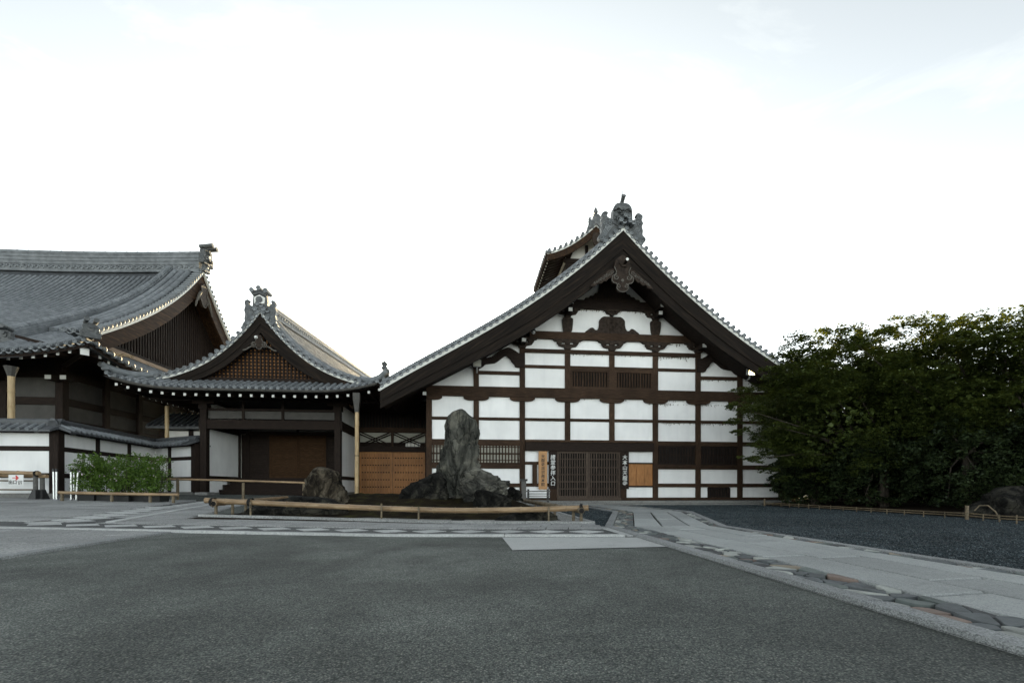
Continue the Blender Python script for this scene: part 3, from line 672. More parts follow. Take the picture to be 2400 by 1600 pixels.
# ogre-face ridge-end tile with cloud wings
def ridge_ornament(parent, cx_, cz, y, s=1., face=True, sl_=.92):
    """cz = underside at the apex of the verge; s = 1 for the large hall"""
    P = lambda pts: [(cx_ + x * s, cz + z * s) for x, z in pts]
    o = None
    body = spline([(-.40, .10), (-.39, .55), (-.36, .74), (-.24, .89), (-.06, .93), (.12, .93), (.28, .88), (.38, .74), (.41, .52), (.42, .10)], 4)
    o = MB().plate(P(body + [(0, -.10)]), y, y + .34 * s).build('ridge_end_tile', 'oni', parent)
    for sg in (-1, 1):
        w = spline([(.36, .10), (.40, .26), (.50, .30), (.62, .38), (.62, .46), (.58, .52), (.68, .58), (.80, .53), (.86, .42), (.82, .30), (.88, .18), (.83, .04), (.87, -.12), (.86, -.30), (.96, -.40), (.98, -.52), (.88, -.62), (.76, -.66)], 3)
        dz_ = lambda x, z: z - (sl_ - .92) * x * sstep((.5 - z) / .6)
        poly = [(x * sg, dz_(x, z)) for x, z in w] + [(.40 * sg, -.20 - .40 * sl_ * .9 + .1), (.0, -.12)]
        wing = MB().plate(P(poly), y + .04 * s, y + .24 * s).build('cloud_wing', 'oni', o)
        rib = MB()
        for (sx_, sz, r, tn, d) in ((.62, .25, .11, 1.3, 1), (.48, .12, .10, 1.3, -1), (.72, .10, .08, 1.2, 1), (.72, .44, .12, 1.2, -1), (.86, -.50, .09, 1.2, 1), (.62, -.08, .11, 1., -1)):
            scroll_rib(rib, cx_ + sg * sx_ * s, cz + dz_(sx_, sz) * s, r * s, tn, d * sg, y + .03 * s, .5, .020 * s)
        for q in range(4):
            pts = spline([(.34 + .09 * q, .06 - .03 * q), (.50 + .07 * q, -.12), (.60 + .06 * q, -.26), (.72 + .04 * q, -.44)], 4)
            rib.tube([(cx_ + sg * x * s, y + .035 * s, cz + dz_(x, z) * s) for x, z in pts], .016 * s, 5)
        rib.build('carved_scroll', 'tile', o, True)
    if face:
        fm = MB()
        def lump(x, z, rx, rz_, ry, yy=0.): 
            vs = []; n, m_ = 10, 6
            for i in range(m_ + 1):
                ph = PI / 2 * i / m_
                for k in range(n):
                    an = 2 * PI * k / n
                    vs.append((cx_ + (x + rx * math.cos(ph) * math.cos(an)) * s, y + .01 - (yy + ry * math.sin(ph)) * s, cz + (z + rz_ * math.cos(ph) * math.sin(an)) * s))
            fm.add(vs, [(i * n + k, i * n + (k + 1) % n, (i + 1) * n + (k + 1) % n, (i + 1) * n + k) for i in range(m_) for k in range(n)])
        lump(0, .74, .30, .16, .10); lump(0, .45, .09, .10, .20); lump(-.06, .40, .06, .05, .16); lump(.06, .40, .06, .05, .16)
        for sg in (-1, 1):
            lump(.15 * sg, .54, .085, .06, .13); lump(.15 * sg, .545, .04, .03, .16)
            fm.tube([(cx_ + sg * x * s, y - .09 * s, cz + z * s) for x, z in spline([(.03, .58), (.14, .66), (.27, .66), (.33, .58)], 4)], .038 * s, 7)
            lump(.26 * sg, .40, .10, .12, .10); lump(.33 * sg, .28, .05, .08, .07); lump(.34 * sg, .62, .05, .05, .07)
            fm.tube([(cx_ + sg * x * s, y - .07 * s, cz + z * s) for x, z in spline([(.0, .31), (.13, .33), (.24, .26), (.22, .19), (.10, .18), (0, .18)], 4)], .030 * s, 7)
            fm.add(*_tooth(cx_ + sg * .14 * s, y - .09 * s, cz + .30 * s, .03 * s, .09 * s))
            lump(.12 * sg, .09, .10, .06, .08)
        fm.build('ogre_face', 'oni', o, True)
        box('mouth', 'black', o, cx_ - .17 * s, cx_ + .17 * s, y - .02 * s, y - .006 * s, cz + .20 * s, cz + .29 * s)
    # projecting round tile on top, tilted up and forward
    t = MB().tube([(cx_, y + .30 * s, cz + .84 * s), (cx_ + .01, y - .10 * s, cz + 1.14 * s)], [.075 * s, .085 * s], 12)
    t.tube([(cx_ + .01, y - .105 * s, cz + 1.144 * s), (cx_ + .01, y - .125 * s, cz + 1.158 * s)], [.10 * s, .10 * s], 12)
    t.build('crest_tile', 'oni', o, True)
    MB().tube([(cx_, y, cz + 1.1 * s), (cx_, y, cz + 1.42 * s)], .010 * s, 5).build('bird_spike', 'black_metal', o)
    return o
def _tooth(x, y, z, w, h):
    return [(x - w, y, z), (x + w, y, z), (x, y - w, z), (x, y, z - h)], [(0, 2, 3), (2, 1, 3), (0, 1, 2), (0, 3, 1)]
ridge_ornament(rf, -.04, kz(0) + .17, VY + .0, 1.0)
for x, z in ((.02, .50), (-.17, .30), (.20, .28)):
    link('verge_tile', VERGE, rf, (x, VY - .26, kz(0) + z - .02), (0, 0, 0))

# --- timber frame of the front
BAY = 1.965; PW = .115
core = [(t, kz(t) - .12) for t in [-8 + 16 * i / 40 for i in range(41)]] 
MB().plate([(-8., hz(.1)), (-8., kz(-8.) - .12)] + core[1:-1] + [(8., kz(8.) - .12), (8., hz(.1))], .06, 14).build('wall_core', 'black', hall)
def hpost(t, z0, z1, w=PW, y=-.10, mat='wood_v'): return box('post', mat, hall, t - w, t + w, y, .05, hz(z0), hz(z1))
def hbeam(x0, x1, z0, z1, y=-.12, mat='wood_h', name='beam'): return box(name, mat, hall, x0, x1, y, .05, hz(z0), hz(z1))
def hpanel(x0, x1, z0, z1): return box('plaster_panel', 'plaster', hall, x0, x1, -.03, .055, hz(z0), hz(z1))
for i in range(-4, 5):
    t = i * BAY
    if i in (-1, 0): hpost(t, 2.76, 4.56)
    else: hpost(t, .16, 4.56)
    if abs(i) <= 1: hpost(t, 4.98, 6.49)
    elif abs(i) == 2: hpost(t, 4.98, 6.75)
    elif abs(i) == 3: hpost(t, 4.98, 5.75)
hbeam(-7.98, 7.98, 4.565, 4.98, -.16, name='main_beam')
for i in range(-4, 5):                                           # boat-shaped bearing blocks
    t = i * BAY; a, b_ = t - .54, t + .54
    if i == -4: a = t - .12
    if i == 4: b_ = t + .12
    o = spline([(a, 4.56), (a + .01, 4.49), (a + .12, 4.42), (a + .30, 4.395)], 3) + spline([(b_ - .30, 4.395), (b_ - .12, 4.42), (b_ - .01, 4.49), (b_, 4.56)], 3)
    plate('bearing_block', 'wood_h', hall, [(x, hz(z)) for x, z in o], -.15, .05)
E4 = 4 * BAY
for i in range(-4, 4):
    a, b_ = i * BAY + PW, (i + 1) * BAY - PW
    hpanel(a, b_, 3.70, 4.563); hpanel(a, b_, 2.76, 3.57)
    hbeam(a, b_, 3.572, 3.698, -.07)
    door_zone = i in (-2, -1, 0)
    if not door_zone:
        hbeam(a, b_, 2.57, 2.757, -.09); hbeam(a, b_, 1.525, 1.715, -.09); hbeam(a, b_, .735, .90, -.09); hbeam(a, b_, .155, .283, -.09)
        hpanel(a, b_, .90, 1.525)
        if i == 2:
            hpanel(a, a + .37, .283, .735); hpanel(b_ - .36, b_, .283, .735)
            v = box('vent', 'black', hall, a + .372, b_ - .362, -.01, .055, hz(.283), hz(.735))
            for k in range(9): box('vent_slat', 'dark_v', v, a + .42 + .107 * k, a + .46 + .107 * k, -.06, -.012, hz(.29), hz(.73))
            for k in (a + .36, b_ - .39): box('vent_jamb', 'dark_v', v, k - .02, k + .05, -.07, -.01, hz(.283), hz(.72))
        else: hpanel(a, b_, .283, .735)
        if i == 3: hpanel(a, b_, 1.715, 2.57)
        else:
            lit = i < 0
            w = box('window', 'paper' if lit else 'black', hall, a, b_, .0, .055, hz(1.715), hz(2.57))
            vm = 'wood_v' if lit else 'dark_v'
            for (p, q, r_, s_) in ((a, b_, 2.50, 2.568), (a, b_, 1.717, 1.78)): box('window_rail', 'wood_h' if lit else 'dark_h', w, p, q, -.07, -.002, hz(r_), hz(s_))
            n = 13
            for k in range(n):
                x = a + (b_ - a) * (k + .5) / n
                box('window_bar', vm, w, x - .026, x + .026, -.055, -.012, hz(1.781), hz(2.499))
            for z in (1.88, 2.14, 2.18, 2.44):
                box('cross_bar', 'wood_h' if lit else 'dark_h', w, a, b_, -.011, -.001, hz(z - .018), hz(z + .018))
hbeam(-3.81, 1.85, 2.66, 2.757, -.24, name='lintel_cap'); hbeam(-3.81, 1.85, 2.285, 2.655, -.20, 'dark_h', 'door_lintel')
# between the entrance posts
box('post', 'wood_v', hall, -2.74, -2.44, -.13, .05, hz(.16), hz(2.283)); box('post', 'wood_v', hall, .375, .64, -.13, .05, hz(.16), hz(2.283))
L0, L1 = -3.93 + PW, -2.742
hbeam(L0, L1, 1.70, 1.83, -.07); hbeam(L0, L1, .76, .905, -.07); hbeam(L0, L1, .155, .283, -.09)
hpanel(L0, L1, 1.832, 2.283); hpanel(L0, L1, .907, 1.698); hpanel(L0, L1, .285, .758)
R0, R1 = .642, BAY - PW
hbeam(R0, R1, 1.755, 1.81, -.09, 'dark_h'); hbeam(R0, R1, .735, .80, -.09, 'dark_h'); hbeam(R0, R1, .155, .283, -.09)
hpanel(R0, R1, 1.812, 2.283); hpanel(R0, R1, .285, .733)
for k in range(3):
    x = R0 + .08 + (R1 - R0 - .08) * k / 3
    box('shutter_board', 'orange_wood', hall, x + .006, x + (R1 - R0 - .08) / 3 - .008, -.045 - .008 * (k % 2), .05, hz(.802), hz(1.753))
# lattice doors
for (a, b_) in ((-2.438, -1.07), (-1.06, .373)):
    d = MB()
    d.box(a, a + .09, -.10, -.05, hz(.27), hz(2.283)); d.box(b_ - .09, b_, -.10, -.05, hz(.27), hz(2.283))
    d.box(a + .09, b_ - .09, -.10, -.05, hz(.27), hz(.36)); d.box(a + .09, b_ - .09, -.10, -.05, hz(2.20), hz(2.283))
    door = d.build('lattice_door', 'lattice', hall)
    for k in range(11):
        x = a + .09 + (b_ - a - .18) * (k + .5) / 11
        box('door_bar', 'lattice', door, x - .022, x + .022, -.092, -.058, hz(.36), hz(2.20))
    for k in range(5):
        z = .36 + 1.84 * (k + 1) / 6 + (.05 if k == 4 else 0)
        box('cross_bar', 'lattice', door, a + .09, b_ - .09, -.098, -.093, hz(z - .020), hz(z + .020))
box('threshold', 'lattice', hall, -2.44, .375, -.2, .05, hz(.155), hz(.268))
# upper bays
for i in range(-2, 2):
    a, b_ = i * BAY + PW, (i + 1) * BAY - PW
    hpanel(a, b_, 5.97, 6.493)
    hbeam(a, b_, 5.835, 5.968, -.08)
    if i in (-1, 0):
        w = box('window', 'black', hall, a, b_, .0, .055, hz(4.98), hz(5.83))
        for (p, q, r_, s_) in ((a, b_, 5.72, 5.83), (a, b_, 4.982, 5.075), (a, a + .11, 5.076, 5.719), (b_ - .11, b_, 5.076, 5.719)):
            box('window_frame', 'wood_h', w, p, q, -.10, -.002, hz(r_), hz(s_))
        for k in range(12):
            x = a + .13 + (b_ - a - .26) * (k + .5) / 12
            box('window_bar', 'wood_v', w, x - .030, x + .030, -.075, -.01, hz(5.077), hz(5.718))
    else: hpanel(a, b_, 4.978, 5.833)
for sg in (-1, 1):
    a, b_ = sorted((sg * (2 * BAY + PW), sg * (3 * BAY - PW)))
    hpanel(a, b_, 4.978, 5.51); hbeam(a - (.0), b_, 5.512, 5.66, -.08)
    top = [(t, kz(t) - .2) for t in [a + (b_ - a) * k / 10 for k in range(11)]]
    plate('plaster_panel', 'plaster', hall, [(a, hz(5.662))] + top + [(b_, hz(5.662))], -.03, .055)
    a, b_ = sorted((sg * (3 * BAY + PW), sg * (4 * BAY + .1)))
    top = [(t, kz(t) - .2) for t in [a + (b_ - a) * k / 10 for k in range(11)]]
    plate('plaster_panel', 'plaster', hall, [(a, hz(4.98))] + top + [(b_, hz(4.98))], -.03, .055)
hbeam(-3.98, 3.98, 6.49, 6.645, -.13)
for i in range(-2, 2):
    hpanel(i * BAY + (.13 if i == -2 else .0), (i + 1) * BAY - (.13 if i == 1 else .0) - .004, 6.647, 7.083)
hbeam(-3.62, 3.62, 7.083, 7.395, -.17, name='tie_beam')
up = [(t, kz(t) - .2) for t in [-4 + 8 * k / 30 for k in range(31)]]
plate('plaster_panel', 'plaster', hall, [(t, hz(7.397)) for t in (-4, 4)][:1] + up + [(4, hz(7.397))], -.03, .055)
hbeam(-2.35, 2.35, 8.43, 8.80, -.17, 'dark_h', 'tie_beam')
def bracket(t, z, sc=1., y=-.16, flare=1.):
    b = MB()
    P = lambda pts: [(t + x * sc, hz(z) + q * sc) for x, q in pts]
    sym = lambda half: half + [(-x, q) for x, q in reversed(half)]
    b.plate(P(sym(spline([(.72, 0), (.63, -.03), (.58, -.08), (.46, -.10), (.45, -.122)], 2))), y, .04)
    for x in (-.36, 0, .36): b.plate(P([(x - .12, -.124), (x - .12, -.16), (x - .085, -.205), (x + .085, -.205), (x + .12, -.16), (x + .12, -.124)]), y - .02, .04)
    b.plate(P(sym(spline([(.42, -.207), (.415, -.25), (.36, -.29), (.22, -.315), (.16, -.33)], 2))), y + .01, .04)
    b.plate(P([(-.16, -.332), (.16, -.332), (.16, -.375), (.11, -.43), (-.11, -.43), (-.16, -.375)]), y - .02, .04)
    return b.build('bracket', 'carved', hall)
for i in (-1, 0, 1): bracket(i * BAY, 7.083)
for sg in (-1, 1):
    bracket(sg * 2 * BAY, 7.12, 1.05, -.18)
    bracket(sg * BAY, 8.46, .95, -.17)
    for (t, z) in ((2 * BAY, 7.12), (BAY, 8.46)):                # projecting beam nose with white painted end
        n = box('beam_nose', 'dark_y', hall, sg * t - .09, sg * t + .09, -.62, -.2, hz(z - .36), hz(z - .16))
        box('white_end', 'white_cap', n, sg * t - .085, sg * t + .085, -.64, -.622, hz(z - .35), hz(z - .2))
        n = box('beam_nose', 'dark_y', hall, sg * t - .09, sg * t + .09, -.80, -.2, hz(z - .10), hz(z + .16))
        box('white_end', 'white_cap', n, sg * t - .08, sg * t + .08, -.82, -.802, hz(z - .09), hz(z + .15))
    # vase-shaped strut
    vz = 7.395
    half = spline([(.06, 0), (.17, .04), (.20, .14), (.225, .36), (.235, .52), (.22, .60), (.14, .635), (.13, .66)], 3)
    plate('vase_strut', 'carved', hall, [(sg * BAY + x, hz(vz) + z) for x, z in half] + [(sg * BAY - x, hz(vz) + z) for x, z in reversed(half)], -.13, .04)
    # curved rainbow beam of the outer bay
    upc = [(1470, 530), (1640, 512), (1740, 432), (1840, 382), (1920, 374), (2000, 415), (2055, 455)]
    loc_ = [(2085, 668), (2010, 660), (1990, 620), (1950, 580), (1930, 545), (1890, 505), (1850, 492), (1770, 552), (1690, 602), (1560, 615), (1520, 650), (1450, 690), (1380, 690), (1340, 640), (1300, 625)]
    pt = [KF.at(900 + x / 6.534, 760 + y / 6.534) for x, y in spline(upc, 3) + [(2140, 460), (2140, 668)] + spline(loc_, 2)]
    plate('rainbow_beam', 'dark_h', hall, [(-sg * x, hz(z)) for x, z in pt], -.16, .04)
# frog-leg strut in the middle
half = spline([(1.22, 0), (1.20, .05), (1.08, .14), (.97, .22), (.85, .235), (.76, .15), (.66, .155), (.60, .26), (.575, .40), (.57, .56), (.48, .68), (.37, .74)], 3)
fl = plate('frog_leg_strut', 'carved', hall, [(x, hz(7.395) + z) for x, z in half] + [(-x, hz(7.395) + z) for x, z in reversed(half)], -.12, .04)
cv = MB()
for k in range(26):
    a = rnd.random() * 2 * PI; r_ = .24 * math.sqrt(rnd.random())
    scroll_rib(cv, r_ * math.cos(a), hz(7.72) + r_ * math.sin(a), .05 + .03 * rnd.random(), 1.1, rnd.choice((-1, 1)), -.125, a, .012, 10)
cv.build('carving', 'carved', fl, True)
bracket(0, 8.44, .62, -.17)
half = spline([(1.25, 0), (1.20, .10), (1.05, .12), (.98, .20), (.84, .22), (.78, .31), (.66, .34), (.60, .46)], 3) + [(.56, .80), (.30, 1.05)]
plate('bottle_strut', 'dark_v', hall, [(x, hz(8.802) + z) for x, z in half] + [(-x, hz(8.802) + z) for x, z in reversed(half)], -.13, .04)
# purlin ends under the verge, corner noses
for t, z in ((-7.98, 4.78), (7.98, 4.78)):
    n = box('beam_nose', 'dark_y', hall, t - .16, t + .02, -.5, .05, hz(z + .22), hz(z + .50)); box('white_end', 'white_cap', n, t - .15, t + .01, -.52, -.502, hz(z + .23), hz(z + .49))
    n = box('beam_nose', 'dark_y', hall, t - .12, t + .04, -.42, -.162, hz(z - .28), hz(z - .12)); box('white_end', 'white_cap', n, t - .11, t + .03, -.44, -.422, hz(z - .27), hz(z - .13))
# gable pendant with fins
gp = MB(); py = VY - .10
cxp = -.09; top = hz(9.92)
half = spline([(.0, -1.39), (.14, -1.36), (.235, -1.25), (.22, -1.13), (.26, -1.06), (.37, -1.03), (.44, -.92), (.41, -.78), (.30, -.70), (.26, -.58), (.34, -.40)], 3)
pend = plate('gable_pendant', 'carved', rf, [(cxp + x, top + z) for x, z in half] + [(cxp + .28, top - .1), (cxp, top + .1), (cxp - .28, top - .1)] + [(cxp - x, top + z) for x, z in reversed(half)], py - .06, py + .08)
rb = MB()
for sg in (-1, 1):
    scroll_rib(rb, cxp + sg * .25, top - .82, .12, 1.3, -sg, py - .07, PI / 2, .022)
    scroll_rib(rb, cxp + sg * .14, top - 1.16, .09, 1.2, -sg, py - .07, PI / 2, .02)
    f_up = [(.30, -.42), (.55, -.52), (.85, -.78), (1.15, -1.02), (1.30, -1.18)]
    f_dn = spline([(1.26, -1.20), (1.08, -1.16), (.98, -1.05), (.86, -1.07), (.74, -.96), (.66, -.97), (.55, -.86), (.40, -.80)], 3)
    plate('pendant_fin', 'carved', pend, [(cxp + sg * x, top + z) for x, z in f_up + f_dn], py - .01, py + .08)
    for k in range(9):
        u = k / 8; x = lerp(.42, 1.12, u); z = lerp(-.62, -1.06, u)
        scroll_rib(rb, cxp + sg * x, top + z, .075 - .03 * u, 1.2, (-1) ** k, py - .015, k, .013, 12)
    rim = [(cxp + sg * x, py - .065, top + z) for x, z in half]; rb.tube(rim, .018, 5)
rb.lathe([(.06, 0), (.06, .01)], (cxp, py - .06, top - .93), 12, 'y')
rb.build('carved_scroll', 'edge', pend, True)
st = [((.17 if k % 2 == 0 else .14) * math.cos(PI * k / 6), (.17 if k % 2 == 0 else .14) * math.sin(PI * k / 6)) for k in range(12)]
pg = plate('pendant_boss', 'carved', pend, [(cxp + .03 + x, top - .27 + z) for x, z in st], py - .13, py - .06)
MB().lathe([(.05, 0), (.065, .04), (.06, .30)], (cxp + .06, py - .13, top - .27), 12, 'y').build('boss_pin', 'dark_y', pg, True)
MB().lathe([(.058, 0), (.058, .012)], (cxp + .06, py - .43, top - .27), 12, 'y').build('white_end', 'white_cap', pg)
# stone footing
fo = MB()
box('footing', 'foundation', hall, -8.1, 8.1, -.42, .1, hz(-.12), hz(.152))

# --- smoke-vent turret on the ridge
TY = 2.35; TEV = 2.42
def tz(t): a = abs(t); return hz(13.50) - 1.02 * a + .165 * a * a
tur = rf
tt = [-TEV + 2 * TEV * k / 24 for k in range(25)]
tr_ = MB()
for ts in ([t for t in tt if t <= 0], [t for t in tt if t >= 0]): tr_.plate([(t, tz(t) - .08) for t in ts] + [(t, tz(t) + .14) for t in reversed(ts)], TY + .1, TY + 4.2)
tr = tr_.build('vent_turret_roof', 'dark_y', hall)
for ts in ([t for t in tt if t <= 0], [t for t in tt if t >= 0]):
    MB().plate([(t, tz(t)) for t in ts] + [(t, tz(t) + .08) for t in reversed(ts)], TY, TY + .12).build('verge_strip', 'white_paint', tr)
    MB().plate([(t, tz(t) - .40 + .05 * abs(t)) for t in ts] + [(t, tz(t) - .004) for t in reversed(ts)], TY + .03, TY + .11).build('bargeboard', 'hafu_side', tr)
tfm = MB()
for sg in (-1, 1):
    for k in range(9):
        a = .12 + k * .275
        if a > TEV: break
        sl_ = -1.02 + .33 * a
        link('verge_tile', VERGE, tr, (sg * a, TY - .05, tz(a) + .17), (0, sg * math.atan(-sl_), 0), (sg * .9, 1, .9))
    def tfn(u, s, sg=sg):
        sl_ = -1.02 + .33 * s
        return Vector((sg * s, u, tz(s) + .15)), Vector((0, 1, 0)), Vector((-sl_ * sg, 0, 1)).normalized()
    tile_rows(tfm, tfn, [TY + .5 + .26 * k for k in range(15)], [.2 + .28 * k for k in range(9)], .075, 4)
    pan_sheet(tfm, tfn, [TY + .2, TY + 4.2], [.05 + .3 * k for k in range(9)])
    for k in range(17):                                          # side eave: tile ends and rafters with white tips
        link('eave_tile', EAVE, tr, (sg * (TEV + .08), TY + .1 + .25 * k, tz(TEV) + .16), (0, 0, PI / 2 if sg > 0 else -PI / 2), (.9, .9, .9))
    MB().box(min(sg * (TEV - .02), sg * (TEV + .06)), max(sg * (TEV - .02), sg * (TEV + .06)), TY, TY + 4.25, tz(TEV) - .02, tz(TEV) + .09).build('eave_board', 'hafu_side', tr)
    for k in range(12):
        y = TY + .35 + .32 * k
        q = MB().plate([(sg * (TEV - .12), tz(TEV) - .13), (sg * (TEV - .12), tz(TEV) - .06), (sg * 1.2, tz(1.2) - .09), (sg * 1.2, tz(1.2) - .16)], y, y + .06).build('rafter', 'dark_h', tr)
        box('white_end', 'white_cap', q, sg * (TEV - .12), sg * (TEV - .10), y - .002, y + .062, tz(TEV) - .132, tz(TEV) - .058)
tag(tfm.build('turret_tiles', 'tile', tr), kind='stuff')
q = MB().box(-.16, .16, TY + .15, TY + 4.2, tz(0) + .1, tz(0) + .42); q.tube([(0, TY + .1, tz(0) + .46), (0, TY + 4.2, tz(0) + .46)], .09, 10)
q.build('turret_ridge', 'tile', tr, True)
ridge_ornament(tr, 0, tz(0) + .10, TY - .08, .46, False)
q = MB().lathe([(.10, 0), (.13, .06), (.06, .12), (.10, .2), (.08, .3), (.03, .42)], (0, TY + .1, tz(0) + .52), 10); q.build('finial', 'oni', tr, True)
wy = TY + .75
box('turret_wall', 'dark_v', hall, -1.35, 1.35, wy, TY + 3.6, kz(0) - 1.4, hz(12.0))
tp = [(t, tz(t) - .12) for t in [-1.35 + 2.7 * k / 12 for k in range(13)]]
plate('turret_gable', 'plaster_old', hall, [(-1.35, hz(12.2))] + tp + [(1.35, hz(12.2))], wy + .04, TY + 3.6)
box('turret_beam', 'dark_h', hall, -1.45, 1.45, wy - .06, wy + .03, hz(12.0), hz(12.198))
for t in (-.28, 1.3, -1.3): box('turret_post', 'dark_v', hall, t - .07, t + .07, wy - .05, wy + .03, hz(12.2) if t == -.28 else hz(10.5), hz(12.9) if t == -.28 else hz(11.998))
for k in range(10): box('turret_slat', 'bamboo_v', hall, -1.18 + .245 * k, -1.06 + .245 * k, wy - .05, wy - .004, hz(10.7), hz(11.75))
plate('turret_pendant', 'carved', hall, [(x, hz(12.62) + z) for x, z in [(-.16, .5), (-.22, .25), (-.2, .1), (-.12, -.08), (0, -.16), (.12, -.08), (.2, .1), (.22, .25), (.16, .5)]], TY - .08, TY + .02)
n = box('beam_nose', 'dark_y', hall, -1.34, -1.12, TY + .2, wy, hz(12.22), hz(12.42)); box('white_end', 'white_cap', n, -1.33, -1.13, TY + .18, TY + .198, hz(12.23), hz(12.41))
# ------------------------------------------------------------------ entrance hall with the front gable
def settle(root, base):
    root.location.z = base
    for c in root.children: c.location.z -= base
gk = thing('entrance_hall', 'low entrance hall with curved tiled gable and open dark porch behind the rocks', 'temple hall', GF.world(0, 0, 0), GF.a)
GS = [0, .45, 1.08, 1.72, 2.35, 2.97, 3.5, 4.15, 4.75, 5.3]
GZ = [7.93, 7.32, 6.62, 6.06, 5.67, 5.37, 5.18, 5.02, 4.86, 4.70]
gc = np.polyfit(GS, GZ, 5)
def gz(t): return float(np.polyval(gc, abs(t)))
GVY = -1.2; GE = 4.22; GEV = 5.3; GEY = -2.12
def lift(t, k=1.): return .50 * max(0., (abs(t) - 2.2) / 3.1) ** 2.4 * k
grf = MB()
for sg in (-1, 1):
    ts = [sg * GEV * i / 24 for i in range(25)]
    grf.plate([(t, gz(t) - .06) for t in ts] + [(t, gz(t) + .17) for t in reversed(ts)], GVY + .15, 24)
grf = grf.build('roof', 'dark_y', gk)
for sg in (-1, 1):
    ts = [sg * GE * i / 22 for i in range(23)]
    MB().plate([(t, gz(t)) for t in ts] + [(t, gz(t) + .11) for t in reversed(ts)], GVY, GVY + .14).build('verge_strip', 'white_paint', grf)
    MB().plate([(t, gz(t) + .111) for t in ts] + [(t, gz(t) + .21) for t in reversed(ts)], GVY + .04, GVY + .3).build('verge_course', 'tile_pan', grf)
    ts = [sg * 4.0 * i / 22 for i in range(23)]
    MB().plate([(t, gz(t) - lerp(.80, .34, min(1, abs(t) / 3.4))) for t in ts] + [(t, gz(t) - .004) for t in reversed(ts)], GVY + .05, GVY + .13).build('bargeboard', 'barge_l' if sg < 0 else 'barge_r', grf)
    MB().plate([(t, gz(t) - lerp(.45, .20, min(1, abs(t) / 3.4))) for t in ts] + [(t, gz(t) - .006) for t in reversed(ts)], GVY + .02, GVY + .048).build('bargeboard_moulding', 'barge_l' if sg < 0 else 'barge_r', grf)
    t = .12
    while t < GE:
        sl_ = (gz(t + .02) - gz(t - .02)) / .04
        link('verge_tile', VERGE, grf, (sg * t, GVY - .06, gz(t) + .185), (0, sg * math.atan(-sl_), 0), (sg, 1, 1))
        t += .29 / math.hypot(1, sl_)
    # cover ridge beside the verge, second ridge further in
    for yy, rr, h_ in ((GVY + .42, .085, .32), (GVY + .80, .11, .36), (GVY + 1.16, .11, .36)):
        pts = [(sg * t, yy, gz(t) + h_) for t in [.25 + (GE - .3) * i / 22 for i in range(23)]]
        MB().tube(pts, rr, 10).build('verge_ridge', 'tile', grf, True)
tfm = MB(); tfp = MB()
def rise(u, s): return .095 * max(0., u + .9) * max(0., 1 - s / 5.)      # the ridge sweeps up towards the rear
def gfn(sg):
    def fn(u, s):
        sl_ = (gz(s + .05) - gz(s - .05)) / .1
        return Vector((sg * s, u, gz(s) + .20 + rise(u, s))), Vector((0, 1, 0)), Vector((-sl_ * sg, 0, 1)).normalized()
    return fn
for sg in (-1, 1):
    sv_ = [.2 + .28 * i for i in range(19)]
    tile_rows(tfm, gfn(sg), [GVY + 1.5 + .28 * i for i in range(84)], sv_, .08, 5)
    pan_sheet(tfp, gfn(sg), [GVY + .2, 2, 5, 9, 14, 19, 24], sv_)
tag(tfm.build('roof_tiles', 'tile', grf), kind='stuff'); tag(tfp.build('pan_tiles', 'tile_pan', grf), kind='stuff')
q = MB(); ry = [GVY + .2 + 2.5 * i for i in range(11)]
def rbar(w, z0, z1):
    vs = []
    for y in ry: vs += [(-w, y, gz(0) + z0 + rise(y, 0)), (w, y, gz(0) + z0 + rise(y, 0)), (w, y, gz(0) + z1 + rise(y, 0)), (-w, y, gz(0) + z1 + rise(y, 0))]
    q.add(vs, [(4 * i + a, 4 * i + (a + 1) % 4, 4 * i + 4 + (a + 1) % 4, 4 * i + 4 + a) for i in range(10) for a in range(4)])
rbar(.2, .1, .55)
for k in range(4): rbar(.225, .18 + .10 * k, .205 + .10 * k)
q.tube([(0, y, gz(0) + .60 + rise(y, 0)) for y in ry], .10, 12); q.build('main_ridge', 'tile', grf, True)
for k in range(80):
    y = GVY + .5 + .29 * k; link('ridge_tile', EAVE_S, grf, (.23, y, gz(0) + .30 + rise(y, 0)), (0, 0, PI / 2), (1, 1, 1))
go = ridge_ornament(grf, 0, gz(0) + .12, GVY - .02, .72, False, 1.35)
MB().lathe([(.13, 0), (.135, .03), (.105, .035)], (0, GVY - .07, gz(0) + .52), 16, 'y').build('crest_roundel', 'oni', go, True)
plate('crest_plate', 'white_cap', go, [(-.20, gz(0) + .36), (.20, gz(0) + .36), (.22, gz(0) + .60), (0, gz(0) + .72), (-.22, gz(0) + .60)], GVY - .07, GVY - .03)
q = MB()
for k, (w, z) in enumerate(((.26, .72), (.30, .78), (.34, .84))): q.plate([(-w, gz(0) + z - .04), (0, gz(0) + z + .04), (w, gz(0) + z - .04), (w, gz(0) + z + .01), (0, gz(0) + z + .09), (-w, gz(0) + z + .01)], GVY - .10, GVY + .2)
q.build('crest_roof', 'oni', go)
for x, z in ((-.27, .88), (.27, .88), (0, .97)):
    MB().lathe(disc_prof(.095, .5), (x, GVY - .16, gz(0) + z), 14, 'y').build('crest_tile', 'tile', go, True)
for x, z in ((-.07, .36), (-.17, .14), (.17, .14)): link('verge_tile', VERGE, grf, (x, GVY - .10, gz(0) + z), (0, 0, 0))
